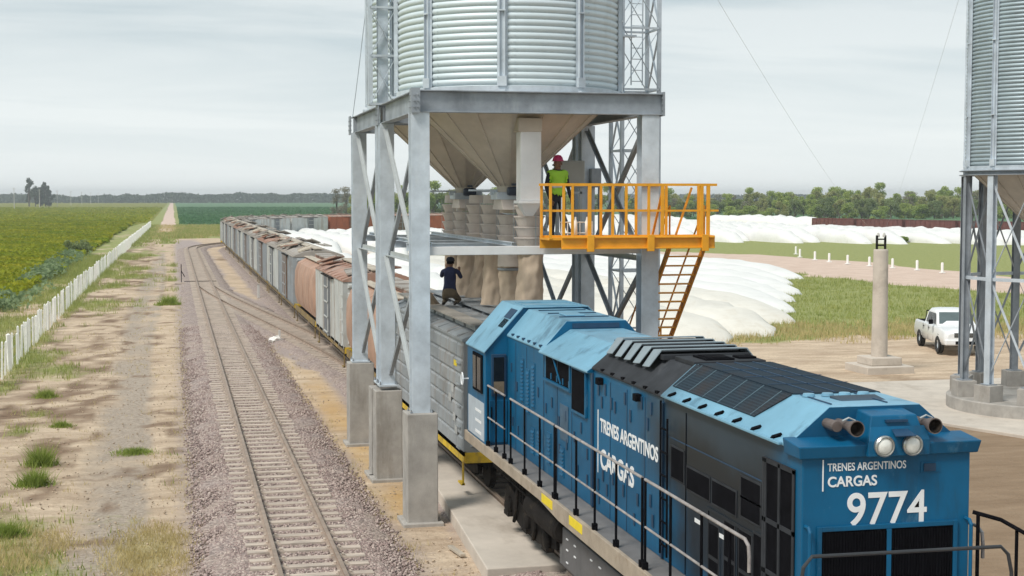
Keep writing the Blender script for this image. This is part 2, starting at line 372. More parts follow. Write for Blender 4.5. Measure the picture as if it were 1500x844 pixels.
# value noise for numpy
def vnoise(x, y, seed=0):
    xi = np.floor(x).astype(np.int64); yi = np.floor(y).astype(np.int64); fx = x - xi; fy = y - yi
    fx = fx * fx * (3 - 2 * fx); fy = fy * fy * (3 - 2 * fy)
    def h(a, b):
        n = (a * 374761393 + b * 668265263 + seed * 982451653) & 0x7fffffff
        n = ((n ^ (n >> 13)) * 1274126177) & 0x7fffffff
        return ((n ^ (n >> 16)) & 0xffff) / 65535.0
    return (h(xi, yi) * (1 - fx) + h(xi + 1, yi) * fx) * (1 - fy) + (h(xi, yi + 1) * (1 - fx) + h(xi + 1, yi + 1) * fx) * fy
def fbm(x, y, seed=0, o=4):
    a, t, k = 0.5, 0.0, 1.0
    for i in range(o): t = t + a * vnoise(x * k, y * k, seed + i * 17); a *= 0.5; k *= 2.03
    return t / (1 - 0.5 ** o)
def sstep(a, b, x):
    t = np.clip((x - a) / (b - a), 0, 1); return t * t * (3 - 2 * t)

# ------------------------------------------------------------------ ground
ROAD = [(72, 60), (65, 82), (59.5, 105), (60.5, 138), (58, 156), (50, 168), (36, 173), (18, 174)]
def dist_poly(X, Y, pl):
    d = np.full(X.shape, 1e9)
    for (ax, ay), (bx, by) in zip(pl[:-1], pl[1:]):
        vx, vy = bx - ax, by - ay
        t = np.clip(((X - ax) * vx + (Y - ay) * vy) / (vx * vx + vy * vy), 0, 1)
        d = np.minimum(d, np.hypot(X - ax - t * vx, Y - ay - t * vy))
    return d
BAGLINE = lambda X: 63.5 + (X - 22.5) * 1.75      # near ends of the close grain bags
def zones(X, Y):
    n1 = fbm(X * 0.35, Y * 0.16, 3); n2 = fbm(X * 0.9 + 9, Y * 0.45, 11); n3 = fbm(X * 0.08, Y * 0.03, 23)
    Z = {}
    left = X < -4.4
    # crop field left of the verge, and everything left far away
    edge = -9.6 + (n1 - 0.5) * 2.4
    crop = sstep(0.4, -0.6, X - edge) * (Y < 1700)
    crop_far = sstep(0.5, -0.5, X + 5.5 + np.clip((420 - Y) / 80, 0, 1) * 4) * sstep(330, 350, Y)
    Z['crop'] = np.maximum(crop, crop_far)
    fieldR = sstep(0.6, 1.6, X - 0.8 - n1) * sstep(346, 356, Y + n1 * 8)
    Z['field'] = fieldR
    g = np.zeros_like(X)
    verge = (X < -5.6) & (X > -11)
    g = np.where(verge, 0.80 * n1 + 0.50 * n2 - 0.12 + np.clip((Y - 60) / 400, 0, 0.2), g)
    shoulder = (X >= -5.6) & (X < 0.4)
    amt = 0.10 + 0.55 * sstep(-2.4, -4.8, X) * 0.45 + 0.30 * sstep(95, 190, Y) + 0.4 * sstep(235, 262, Y)
    g = np.where(shoulder, np.clip(amt + (n1 - 0.5) * 1.3 + (n2 - 0.5) * 0.5, 0, 1), g)
    g = np.where((X >= 0.4) & (X < 60) & (Y > 238), np.clip(0.75 + (n1 - 0.5) * 0.9, 0, 1), g)
    mid = (X >= 3.6) & (X < 7) & (Y > 70) & (Y < 240)
    g = np.where(mid, np.clip(0.05 + (n1 - 0.5) * 0.9, 0, 1) * 0.6, g)
    # right hand side
    tip = BAGLINE(np.clip(X, 22, 60))
    rightg = sstep(61, 66.5, Y + (n1 - 0.5) * 9 - np.clip(X - 36, 0, 30) * 0.02) * (X > 9)
    g = np.where(X > 9, np.clip(rightg * (0.95 + (n2 - 0.5) * 0.7) - 0.0, 0, 1), g)
    dr = dist_poly(X, Y, ROAD)
    road = sstep(8.2, 6.2, dr + (n1 - 0.5) * 3.2)
    road = np.maximum(road, sstep(2.2, 1.2, np.abs(X + 1.2 + (n1 - 0.5) * 1.0)) * sstep(255, 300, Y) )
    Z['road'] = road
    g = g * (1 - sstep(0.2, 0.8, road))
    Z['grass'] = np.clip(g, 0, 1)
    mud = np.exp(-((X + 1.75 - 0.25 * np.sin(Y * 0.05)) / 0.85) ** 2) + 0.7 * np.exp(-((X + 0.95 - 0.2 * np.sin(Y * 0.06 + 1)) / 0.28) ** 2)
    Z['mud'] = np.clip(mud * sstep(250, 120, Y) * (0.15 + n2 * 1.25), 0, 1)
    br = np.where((X < -2.2) & (X > -6), np.clip((n2 - 0.36) * 2.4 + 0.15 * sstep(-2.2, -3.6, X), 0, 1), 0)
    br = np.maximum(br, np.where((X < 0.5) & (X > -6), np.clip((fbm(X * 1.4, Y * 0.9, 61) - 0.47) * 3.2, 0, .8), 0))
    br = np.maximum(br, np.where((X > 14) & (Y < 66), np.clip((n1 - 0.52) * 1.6, 0, 0.7), 0))
    br = np.maximum(br, np.where((X > 3.7) & (X < 5.6) & (Y > 80) & (Y < 170), np.clip((n1 - 0.40) * 2.0, 0, 0.8), 0))
    Z['brown'] = br
    Z['ochre'] = 0.8 * np.exp(-((X - 4.75) / 0.75) ** 2) * sstep(27.5, 30, Y) * sstep(70, 46, Y) * (0.35 + n2)
    dry = np.exp(-(((X + 0.55) / 0.75) ** 2 + ((Y - 27.6) / 2.6) ** 2)) + 0.8 * np.exp(-(((X + 2.8) / 0.9) ** 2 + ((Y - 28.5) / 2.2) ** 2))
    dry = dry + np.where(X > 9, 0.55 * np.exp(-((Y - 66) / 5) ** 2) * n2 * 1.6, 0) + np.where(verge, 0.5 * n2, 0) + np.where((Y > 238) & (X > -4) & (X < 60), 0.55 * n2, 0)
    Z['dry'] = np.clip(dry, 0, 1)
    Z['tan'] = sstep(9.5, 11, X) * sstep(41, 37, Y + (n1 - .5) * 3) * 0.9 + np.where((X > 9) & (Y < 60), np.clip((n1 - .5) * 1.5, 0, .5), 0)
    # gravel scattered off the ballast
    gr = np.exp(-((X - 2.1 - (n2 - .5) * .5) / 2.1) ** 4) * sstep(260, 200, Y) + np.exp(-((X - 7.1) / 1.9) ** 4) * sstep(200, 180, Y)
    gr = np.maximum(gr, np.where((X > 2) & (X < 7.5) & (Y > 56) & (Y < 104), 0.85 * sstep(2.6, 1.6, np.abs(X - (7.1 - 4.9 * np.clip((Y - 54) / 50, 0, 1)))), 0))
    Z['gravel'] = np.clip(gr, 0, 1) * (0.55 + 0.8 * n2)
    return Z

def axis_lines(segs):
    out = []
    for a, b, st in segs: out += list(np.arange(a, b, st))
    return np.array(out + [segs[-1][1]])
gx = axis_lines([(-3200, -600, 260), (-600, -120, 40), (-120, -40, 4), (-40, -16, 1), (-16, 14, 0.33), (14, 70, 0.8), (70, 160, 4), (160, 600, 40), (600, 3200, 260)])
gy = axis_lines([(-200, 0, 40), (0, 16, 4), (16, 70, 0.33), (70, 140, 0.8), (140, 260, 1.6), (260, 420, 5), (420, 800, 25), (800, 3200, 150)])
GX, GY = np.meshgrid(gx, gy)
GZ = (fbm(GX * 0.6, GY * 0.6, 5) - 0.5) * 0.10 * (np.abs(GX - 5) < 60)
GZ = GZ + (fbm(GX * 2.3, GY * 2.3, 8) - 0.5) * 0.045 * (np.abs(GX) < 40) * (GY < 130)
flat = np.maximum(np.exp(-((GX - 2.2) / 2.3) ** 4), np.exp(-((GX - 7.1) / 2.6) ** 4)); flat = np.maximum(flat, (GX > 12) * (GY < 52) * 0.7)
GZ = GZ * (1 - flat) - 0.02
for cx_, w_, dp in ((-1.75, 0.3, 0.05), (-0.95, 0.2, 0.035)):
    GZ = GZ - dp * np.exp(-((GX - cx_) / w_) ** 2) * (GY < 200)
nxg, nyg = len(gx), len(gy)
idx = np.arange(nxg * nyg).reshape(nyg, nxg)
quads = np.stack([idx[:-1, :-1], idx[:-1, 1:], idx[1:, 1:], idx[1:, :-1]], -1).reshape(-1, 4)
verts = np.stack([GX, GY, GZ], -1).reshape(-1, 3)

gm = bpy.data.materials.new('ground soil'); gm.use_nodes = True
n = gm.node_tree; N = n.nodes.new; L = n.links.new
b = n.nodes['Principled BSDF']; b.inputs['Roughness'].default_value = 0.95; b.inputs['Specular IOR Level'].default_value = 0.2
ge = N('ShaderNodeNewGeometry')
def gnoise(scale, detail=6, rough=0.6, stretch=(1, 1, 1)):
    mp = N('ShaderNodeMapping'); mp.inputs['Scale'].default_value = stretch; L(ge.outputs['Position'], mp.inputs[0])
    z = N('ShaderNodeTexNoise'); z.inputs['Scale'].default_value = scale; z.inputs['Detail'].default_value = detail; z.inputs['Roughness'].default_value = rough
    L(mp.outputs[0], z.inputs['Vector']); return z.outputs['Fac']
def gmix(fac, a, bcol):
    x = N('ShaderNodeMix'); x.data_type = 'RGBA'; L(fac, x.inputs['Factor'])
    if isinstance(a, tuple): x.inputs['A'].default_value = a + (1,)
    else: L(a, x.inputs['A'])
    if isinstance(bcol, tuple): x.inputs['B'].default_value = bcol + (1,)
    else: L(bcol, x.inputs['B'])
    return x.outputs['Result']
def grange(s, a, b_, c=0.0, d=1.0):
    r = N('ShaderNodeMapRange'); r.inputs['From Min'].default_value = a; r.inputs['From Max'].default_value = b_; r.inputs['To Min'].default_value = c; r.inputs['To Max'].default_value = d
    L(s, r.inputs['Value']); return r.outputs[0]
nA = gnoise(0.55, 8, 0.65); nB = gnoise(2.6, 8, 0.7); nC = gnoise(11, 6, 0.7); nD = gnoise(0.02, 4); nRow = gnoise(0.5, 5, 0.6, (1, 0.06, 1)); nE = gnoise(0.9, 7, 0.7, (0.35, 1.2, 1))
col = gmix(grange(nE, 0.38, 0.64), (0.42, 0.315, 0.225), (0.68, 0.545, 0.405))
col = gmix(grange(nC, 0.50, 0.70, 0, 0.55), col, (0.31, 0.215, 0.145))
def zone(att, lo, hi, cola, colb, nz, blend_noise=None, amp=0.6):
    global col
    a = N('ShaderNodeAttribute'); a.attribute_name = att
    j = N('ShaderNodeMath'); j.operation = 'MULTIPLY_ADD'; j.inputs[1].default_value = amp; L(blend_noise or nB, j.inputs[0]); L(a.outputs['Fac'], j.inputs[2])
    o = N('ShaderNodeMath'); o.operation = 'SUBTRACT'; o.inputs[1].default_value = amp * 0.5; L(j.outputs[0], o.inputs[0])
    f = grange(o.outputs[0], lo, hi)
    col = gmix(f, col, gmix(nz, cola, colb))
zone('mud', 0.30, 0.75, (0.29, 0.235, 0.19), (0.48, 0.405, 0.33), grange(nC, 0.35, 0.65))
zone('brown', 0.35, 0.85, (0.15, 0.095, 0.062), (0.27, 0.185, 0.125), grange(nB, 0.35, 0.65))
zone('ochre', 0.30, 0.85, (0.50, 0.31, 0.125), (0.60, 0.43, 0.23), grange(nA, 0.35, 0.65))
zone('gravel', 0.28, 0.62, (0.29, 0.235, 0.22), (0.46, 0.385, 0.355), grange(nC, 0.3, 0.7))
zone('road', 0.35, 0.65, (0.56, 0.42, 0.34), (0.66, 0.52, 0.435), grange(nA, 0.35, 0.65), nA, 0.4)
zone('tan', 0.35, 0.7, (0.24, 0.165, 0.105), (0.34, 0.245, 0.165), grange(nE, 0.35, 0.65))
zone('grass', 0.40, 0.66, (0.19, 0.23, 0.065), (0.36, 0.36, 0.15), grange(nB, 0.32, 0.68))
zone('dry', 0.40, 0.85, (0.30, 0.25, 0.12), (0.46, 0.385, 0.22), grange(nB, 0.35, 0.65))
zone('crop', 0.35, 0.65, (0.13, 0.165, 0.018), (0.25, 0.225, 0.028), grange(nRow, 0.36, 0.62), nA, 0.3)
zone('field', 0.40, 0.60, (0.075, 0.165, 0.085), (0.12, 0.215, 0.10), grange(nRow, 0.36, 0.62), nA, 0.2)
L(col, b.inputs['Base Color'])
bp = N('ShaderNodeBump'); bp.inputs['Strength'].default_value = 0.8; bp.inputs['Distance'].default_value = 0.09
bsum = N('ShaderNodeMath'); bsum.operation = 'MULTIPLY_ADD'; bsum.inputs[1].default_value = 0.55; L(nC, bsum.inputs[0]); L(nB, bsum.inputs[2])
L(bsum.outputs[0], bp.inputs['Height']); L(bp.outputs[0], b.inputs['Normal'])
ground = np_mesh('ground', verts, quads, gm, smooth=True)
ground['kind'] = 'structure'
ZN = zones(GX, GY)
for k, a in ZN.items():
    at_ = ground.data.attributes.new(k, 'FLOAT', 'POINT'); at_.data.foreach_set('value', a.astype(np.float32).ravel())

# concrete apron round the right hand silo
ap = MB(); ap.prism([(17.2, 47.2), (19.4, 41.8), (21.4, 38.4), (23.2, 33.8), (42, 33.8), (42, 47.2)], 'z', -0.1, 0.07)
tag(ap.build('concrete_apron', CONC_L, bevel=0.02), kind='structure')

# ------------------------------------------------------------------ railway
class Path:
    def __init__(s, pts):
        s.p = np.array(pts, float); d = np.hypot(*np.diff(s.p, axis=0).T); s.s = np.concatenate([[0], np.cumsum(d)]); s.len = s.s[-1]
    def at(s, t):
        x = np.interp(t, s.s, s.p[:, 0]); y = np.interp(t, s.s, s.p[:, 1])
        e = 0.6; dx = np.interp(t + e, s.s, s.p[:, 0]) - np.interp(t - e, s.s, s.p[:, 0]); dy = np.interp(t + e, s.s, s.p[:, 1]) - np.interp(t - e, s.s, s.p[:, 1])
        l = math.hypot(dx, dy) or 1
        return (float(x), float(y)), (float(dx / l), float(dy / l))
def arc_pts(x0, y0, rad, ang, step=2.0):
    n_ = max(2, int(rad * ang / step)); return [(x0 + rad * (1 - math.cos(ang * i / n_)), y0 + rad * math.sin(ang * i / n_)) for i in range(n_ + 1)]
TRL = [(2.2, y) for y in np.arange(6, 184, 2.0)] + arc_pts(2.2, 184, 62, R(80))
TRM = [(7.1, y) for y in np.arange(4, 184, 2.0)] + arc_pts(7.1, 184, 60, R(90)) + [(67.1 + k, 244) for k in range(2, 40, 2)]
def s_cross(y):
    t = (y - 50) / 58.0; t = min(1, max(0, t)); k = 0.55 * t + 0.45 * (t * t * (3 - 2 * t)); return 7.1 - 4.9 * k
TRC = [(s_cross(y), y) for y in np.arange(51, 107.1, 1.0)]
RAIL_PROF = [(-0.065, 0.0), (0.065, 0.0), (0.065, 0.012), (0.012, 0.03), (0.012, 0.09), (0.035, 0.10), (0.035, 0.13), (-0.035, 0.13), (-0.035, 0.10), (-0.012, 0.09), (-0.012, 0.03), (-0.065, 0.012)]
def rail_mesh(path, off, z):
    m = MB(); n_ = len(RAIL_PROF); ring = []
    S = np.arange(0, path.len, 2.0)
    for t in S:
        (x, y), (dx, dy) = path.at(t)
        for u, w in RAIL_PROF: ring.append((x + dy * (off + u), y - dx * (off + u), z + w))
    fs = []
    for i in range(len(S) - 1):
        for k in range(n_): fs.append((i * n_ + k, i * n_ + (k + 1) % n_, (i + 1) * n_ + (k + 1) % n_, (i + 1) * n_ + k))
    return m.add(ring, fs)
def sleeper_mb():
    m = MB()
    for k in range(1): m.hexa([(-1.03, -.12, -.12), (1.03, -.12, -.12), (1.03, .12, -.12), (-1.03, .12, -.12), (-1.02, -.11, .03), (1.02, -.11, .03), (1.02, .11, .03), (-1.02, .11, .03)])
    for s_ in (-.53, .53):
        m.box(s_ - .15, s_ + .15, -.08, .08, .03, .042)
        for q in (-.1, .1): m.box(s_ + q - .02, s_ + q + .02, -.05, .05, .042, .07)
    return m
def bed(name, path, zt, wt, wb, s0=0, s1=None, extra=0):
    """ballast shoulder as a swept strip with an uneven foot"""
    m = MB(); S = np.arange(s0, s1 or path.len, 0.8); prof = [-wb, -(wt + wb) / 2, -wt, -wt * .4, wt * .4, wt, (wt + wb) / 2, wb]; zz = [-.06, zt * .55, zt, zt - .015, zt - .015, zt, zt * .55, -.06]
    vs = []
    for t in S:
        (x, y), (dx, dy) = path.at(t)
        for u, z in zip(prof, zz):
            j = (rnd.random() - .5) * (0.35 if abs(u) > wt else 0.05); vs.append((x + dy * (u + j), y - dx * (u + j), z + (rnd.random() - .5) * .025))
    k = len(prof); fs = [(i * k + c, i * k + c + 1, (i + 1) * k + c + 1, (i + 1) * k + c) for i in range(len(S) - 1) for c in range(k - 1)]
    m.add(vs, fs)
    o = m.build(name, BALLAST, smooth=True); return tag(o, kind='structure')
BALLAST = bpy.data.materials.new('mauve grey ballast'); BALLAST.use_nodes = True
n = BALLAST.node_tree; N = n.nodes.new; L = n.links.new; b = n.nodes['Principled BSDF']; b.inputs['Roughness'].default_value = 0.9
ge = N('ShaderNodeNewGeometry')
vo = N('ShaderNodeTexVoronoi'); vo.inputs['Scale'].default_value = 16; L(ge.outputs['Position'], vo.inputs['Vector'])
hs = N('ShaderNodeSeparateColor'); L(vo.outputs['Color'], hs.inputs[0])
rp = N('ShaderNodeValToRGB'); cr = rp.color_ramp; cr.elements[0].color = (0.20, 0.16, 0.145, 1); cr.elements[1].color = (0.45, 0.375, 0.335, 1); e = cr.elements.new(0.5); e.color = (0.32, 0.245, 0.225, 1)
L(hs.outputs[0], rp.inputs[0])
nz = N('ShaderNodeTexNoise'); nz.inputs['Scale'].default_value = 0.7; nz.inputs['Detail'].default_value = 5; L(ge.outputs['Position'], nz.inputs['Vector'])
mr = N('ShaderNodeMapRange'); mr.inputs['From Min'].default_value = .45; mr.inputs['From Max'].default_value = .75; mr.inputs['To Max'].default_value = 0.55; L(nz.outputs['Fac'], mr.inputs['Value'])
mx = N('ShaderNodeMix'); mx.data_type = 'RGBA'; mx.inputs['B'].default_value = (0.42, 0.335, 0.26, 1); L(mr.outputs[0], mx.inputs['Factor']); L(rp.outputs[0], mx.inputs['A']); L(mx.outputs['Result'], b.inputs['Base Color'])
bp = N('ShaderNodeBump'); bp.inputs['Strength'].default_value = 0.9; bp.inputs['Distance'].default_value = 0.05; bp.invert = True; L(vo.outputs['Distance'], bp.inputs['Height']); L(bp.outputs[0], b.inputs['Normal'])

pL, pM, pC = Path(TRL), Path(TRM), Path(TRC)
bed('ballast_bed', pL, 0.145, 1.25, 1.85)
bed('ballast_bed', pM, 0.13, 1.2, 1.7)
bed('ballast_bed', pC, 0.115, 1.15, 1.6)
SL = sleeper_mb().build('sleeper', SLEEPER)
def track(path, label, singles, spacing=0.6, s0=0.0, zoff=0.0):
    (x0, y0), _ = path.at(s0)
    root = empty('railway_track', (x0, y0, 0), 0, label, 'railway track')
    for off in (-.53, .53): rail_mesh(path, off, 0.17 + zoff).build('rail', RAIL, root, (x0, y0, 0), smooth=False)
    S = np.arange(s0, path.len - .5, spacing); rest = MB(); base = sleeper_mb()
    for i, t in enumerate(S):
        (x, y), (dx, dy) = path.at(t); t += rnd.uniform(-.04, .04); ang = math.atan2(dy, dx) - math.pi / 2 + rnd.uniform(-.015, .015)
        if i < singles:
            o = SL if (SL.parent is None) else SL.copy()
            if o is not SL: COL.objects.link(o)
            o.parent = root; o.location = (x - x0 + rnd.uniform(-.05, .05), y - y0, .138 + rnd.uniform(-.012, .008)); o.rotation_euler = (0, 0, ang)
        else:
            c, s_ = math.cos(ang), math.sin(ang)
            rest.add([(x + a * c - b_ * s_, y + a * s_ + b_ * c, z + .138 + zoff) for a, b_, z in base.v], base.f)
    if rest.v: tag(rest.build('sleepers', SLEEPER, root, (x0, y0, 0), recalc=False), kind='stuff')
    return root
trk = track(pL, 'open empty railway track with timber sleepers left of the silo legs', 100, s0=14.5)
track(pM, 'railway track carrying the locomotive and the freight wagons', 0, zoff=-.004)
xt = track(pC, 'diverging crossover track between the empty track and the wagons', 0, zoff=-.012)

# switch stand beside the crossover, marker post, white sack
t = empty('switch_stand', (0.55, 113.5, 0), 0, 'dark switch stand with lever beside the start of the crossover', 'switch stand')
MB().box(-.5, .5, -.25, .25, 0, .14).build('base_timber', SLEEPER, t, bevel=.01)
MB().tube([(0, 0, .14), (0, 0, 1.5)], .03).tube([(0, 0, 1.0), (.25, 0, .55)], .03).build('lever', BLACK, t)
MB().bar((0.2, 0, .2), (2.6, 0, .2), .06, .04).build('throw_rod', BLACK, t)
t = empty('marker_post', (5.35, 96.5, 0), 0, 'short pale marker post between the crossover and the wagons', 'marker post')
MB().box(-.08, .08, -.08, .08, 0, .85).build('post', POLEM, t, bevel=.01)
MB().prism([(-.09, .85), (.09, .85), (0, .95)], 'y', -.09, .09).build('post_cap', CONCRETE, t)
t = empty('trackside_marker', (4.45, 66.8, 0), 0, 'low white sack and stub post lying beside the crossover ballast', 'marker')
MB().box(.12, .22, -.05, .05, 0, .55).build('post', POLEM, t, bevel=.01)
mb = MB(); mb.lathe([(0.02, 0.0), (.24, .02), (.27, .08), (.20, .16), (.12, .27), (.03, .30)], 9)
mb.v = [(x * 1.1 + rnd.uniform(-.08, .08), y * .8 + rnd.uniform(-.08, .08), max(0, z + rnd.uniform(-.06, .06))) for x, y, z in mb.v]
mb.build('sack', WHITE_P, t)

# loading slab under the silo, either side of the wagons
pad = MB(); pad.prism([(5.12, 24.1), (6.52, 24.1), (6.52, 46), (5.75, 46), (5.62, 33)], 'z', -0.08, 0.24)
t = tag(pad.build('loading_slab', CONC_L, bevel=0.02), 'long pale concrete slab between the silo piers and the locomotive', 'concrete slab')
pad = MB(); pad.box(7.72, 9.0, 24.1, 46, -0.08, 0.24)
tag(pad.build('loading_slab', CONC_L, bevel=0.02), 'concrete slab on the far side of the loading track below the yellow platform', 'concrete slab')
# broken plank and scraps near the slab
mb = MB(); mb.bar((4.95, 26.6, .05), (5.06, 25.9, .04), .10, .05)
tag(mb.build('scrap_board', PLANK, bevel=.006, org=(5, 26.2, 0)), 'pale scrap of board lying beside the loading slab edge', 'scrap')

# loose stones on the near part of the ballast
def stones(name, pts, smin, smax, material):
    nS = len(pts); base = np.array([(1, 0, 0), (-1, 0, 0), (0, 1, 0), (0, -1, 0), (0, 0, 1), (0, 0, -1)], float)
    tri = np.array([(0, 2, 4), (2, 1, 4), (1, 3, 4), (3, 0, 4), (2, 0, 5), (1, 2, 5), (3, 1, 5), (0, 3, 5)])
    g = np.random.default_rng(4); sc = g.uniform(smin, smax, (nS, 1, 1)) * g.uniform(.6, 1.3, (nS, 6, 1))
    a = g.uniform(0, 6.28, nS); tl = g.uniform(-.6, .6, nS)
    v = base[None] * sc * np.array([1, .8, .65])
    x = v[..., 0] * np.cos(a)[:, None] - v[..., 1] * np.sin(a)[:, None]; y = v[..., 0] * np.sin(a)[:, None] + v[..., 1] * np.cos(a)[:, None]; z = v[..., 2] + x * tl[:, None] * .4
    V = np.stack([x, y, z], -1) + pts[:, None, :]
    F = (tri[None] + (np.arange(nS) * 6)[:, None, None]).reshape(-1, 3)
    return np_mesh(name, V.reshape(-1, 3), F, material)
STONE = bpy.data.materials.new('ballast stone'); STONE.use_nodes = True
n = STONE.node_tree; N = n.nodes.new; L = n.links.new; b = n.nodes['Principled BSDF']; b.inputs['Roughness'].default_value = 0.9
ge = N('ShaderNodeNewGeometry'); rp = N('ShaderNodeValToRGB'); cr = rp.color_ramp
cr.elements[0].color = (0.18, 0.135, 0.125, 1); cr.elements[1].color = (0.53, 0.445, 0.395, 1); e = cr.elements.new(.45); e.color = (0.33, 0.245, 0.225, 1); e = cr.elements.new(.75); e.color = (0.42, 0.335, 0.30, 1)
L(ge.outputs['Random Per Island'], rp.inputs[0]); L(rp.outputs[0], b.inputs['Base Color'])
g = np.random.default_rng(12)
def bed_pts(xc, nP, y0, y1, half=2.0, pw=1.6):
    x = g.uniform(-half, half, nP); y = y0 + (y1 - y0) * g.random(nP) ** pw
    z = np.where(np.abs(x) < 1.25, .135, .135 * np.clip((1.9 - np.abs(x)) / .65, 0, 1))
    k = (y - 6 - 14.5) / 0.6; fr = np.abs(k - np.round(k)) * .6
    keep = ~((fr < .15) & (np.abs(x) < 1.06)) & (np.abs(np.abs(x) - .53) > .07)
    keep &= (np.abs(x) < 1.5) | (g.random(nP) < np.clip((2.15 - np.abs(x)) / .6, 0, 1))
    return np.stack([x + xc, y, z + .005], -1)[keep]
st = np.concatenate([bed_pts(2.2, 60000, 22, 75), bed_pts(7.1, 9000, 22.5, 24.1, 2.2, 1.0), bed_pts(5.6, 2500, 22.6, 24.2, 1.0, 1)])
tag(stones('ballast_stones', st, .022, .05, STONE), 'loose mauve grey ballast stones round the sleepers', 'gravel', kind='stuff')
ps = np.stack([g.uniform(-4.5, 5.2, 4200), 24 + 50 * g.random(4200) ** 1.6, np.full(4200, .0)], -1)
tag(stones('soil_clods', ps, .01, .04, mat('soil clod', (0.44, 0.345, 0.25), 0.95, 0, 0.2, 3, island=.35)), 'small clods and pebbles scattered on the sandy soil', 'pebbles', kind='stuff')

# ------------------------------------------------------------------ vegetation
GRASS = leaf_mat('green grass', (0.24, 0.30, 0.075), (0.46, 0.46, 0.17), 0.3, 0.4)
GRASS_Y = leaf_mat('dry straw grass', (0.42, 0.34, 0.15), (0.68, 0.57, 0.30), 0.5, 0.4)
WEED = leaf_mat('bright weed leaves', (0.17, 0.25, 0.045), (0.38, 0.44, 0.11), 0.6, 0.4)
CROPM = leaf_mat('soya crop leaves', (0.20, 0.275, 0.02), (0.46, 0.41, 0.03), 0.09, 0.45, 0.28)
THIST = leaf_mat('blue green thistle leaves', (0.16, 0.24, 0.11), (0.34, 0.42, 0.24), 0.3, 0.45)
TREE_M = [leaf_mat('mid green leaves', (0.24, 0.33, 0.08), (0.50, 0.56, 0.18), 0.12, 0.5), leaf_mat('olive leaves', (0.27, 0.30, 0.12), (0.52, 0.51, 0.22), 0.12, 0.5), leaf_mat('dark leaves', (0.15, 0.205, 0.09), (0.36, 0.41, 0.18), 0.12, 0.5), leaf_mat('grey twig foliage', (0.20, 0.185, 0.14), (0.36, 0.33, 0.25), 0.12, .35)]
FAR_M = leaf_mat('far woodland leaves', (0.055, 0.078, 0.060), (0.105, 0.13, 0.085), 0.02, 0.2)
g = np.random.default_rng(31)
CTH, STH = math.cos(R(12.992)), math.sin(R(12.992))
def in_view(x, y, m=0.10):
    d = y * CTH + x * STH; xc = x * CTH - y * STH
    return (d > 20) & (np.abs(xc / d) < 0.349 + m)
def blades(name, pts, hgt, wid, material, per=6, spread=.12, lean=.5):
    nP = len(pts); nB = nP * per
    P = np.repeat(pts, per, 0) + np.concatenate([g.normal(0, 1, (nB, 2)) * spread, np.zeros((nB, 1))], 1)
    h = np.repeat(hgt if np.ndim(hgt) else np.full(nP, hgt), per) * g.uniform(.5, 1.2, nB); w = wid * g.uniform(.7, 1.4, nB)
    a = g.uniform(0, 6.28, nB); la = g.uniform(0, 6.28, nB); ll = g.uniform(.1, lean, nB) * h
    dx, dy = np.cos(a) * w, np.sin(a) * w
    z0 = P[:, 2] - .02
    v = np.stack([np.stack([P[:, 0] - dx, P[:, 1] - dy, z0], -1), np.stack([P[:, 0] + dx, P[:, 1] + dy, z0], -1), np.stack([P[:, 0] + np.cos(la) * ll, P[:, 1] + np.sin(la) * ll, z0 + h], -1)], 1)
    return np_mesh(name, v.reshape(-1, 3), np.arange(nB * 3).reshape(-1, 3), material)
def leafquads(P, size, flat=.5, rg=None):
    """random small quads centred on P (n,3); size (n,)"""
    rg = rg or g; nP = len(P)
    a = rg.normal(0, 1, (nP, 3)); a[:, 2] *= flat; a /= np.linalg.norm(a, axis=1, keepdims=True)
    b_ = rg.normal(0, 1, (nP, 3)); b_ -= a * np.sum(a * b_, 1, keepdims=True); b_ /= np.linalg.norm(b_, axis=1, keepdims=True)
    s1 = (size * rg.uniform(.6, 1.3, nP))[:, None]; s2 = s1 * rg.uniform(.45, .8, (nP, 1))
    v = np.stack([P - a * s1, P - b_ * s2, P + a * s1, P + b_ * s2], 1)
    return v.reshape(-1, 3), np.arange(nP * 4).reshape(-1, 4)

# grass over the places where the soil is grassed
def sample(x0, x1, y0, y1, nP, key, thr, pw=1.3, extra=None):
    x = g.uniform(x0, x1, nP); y = y0 + (y1 - y0) * g.random(nP) ** pw
    z = zones(x, y); v = z[key] + (g.random(nP) - .5) * .35
    k = (v > thr) & in_view(x, y)
    if extra is not None: k &= extra(x, y)
    return np.stack([x[k], y[k], np.zeros(k.sum())], -1)
def off_track(x, y): return (np.abs(x - 2.2) > 1.9) & ((x < 5.4) | (x > 9.5))
pg = sample(-12, 5, 24, 170, 26000, 'grass', .52, 1.3, off_track)
o = blades('grass', pg, .10 + .0022 * pg[:, 1], .014 + .0, GRASS, 6, .14); tag(o, 'patchy green grass on the sandy shoulder and along the fence', 'grass', kind='stuff')
pg = sample(11, 56, 56, 118, 9000, 'grass', .50, 1.0)
o = blades('grass', pg, .14 + .001 * pg[:, 1], .022, GRASS, 6, .25); tag(o, 'green grass patch between the grain bags and the pink road', 'grass', kind='stuff')
pe = np.stack([np.where(g.random(900) < .5, .25, 4.05) + g.normal(0, .22, 900), 24 + 70 * g.random(900) ** 1.4, np.zeros(900)], -1); ps2 = np.stack([g.uniform(-5.5, .3, 1500), 24 + 110 * g.random(1500) ** 1.3, np.zeros(1500)], -1); ps2 = ps2[fbm(ps2[:, 0] * .8, ps2[:, 1] * .4, 77) > .5]
o = blades('dry_grass', np.concatenate([pe, ps2]), .11, .006, GRASS_Y, 6, .06, .9); tag(o, 'sparse dead stalks along the ballast edge and over the sandy shoulder', 'dry grass', kind='stuff')
pg = np.concatenate([sample(-5, 2, 23.5, 34, 4200, 'dry', .42, 1.0, off_track), sample(-11, -5.3, 40, 120, 6000, 'dry', .3, 1.2)])
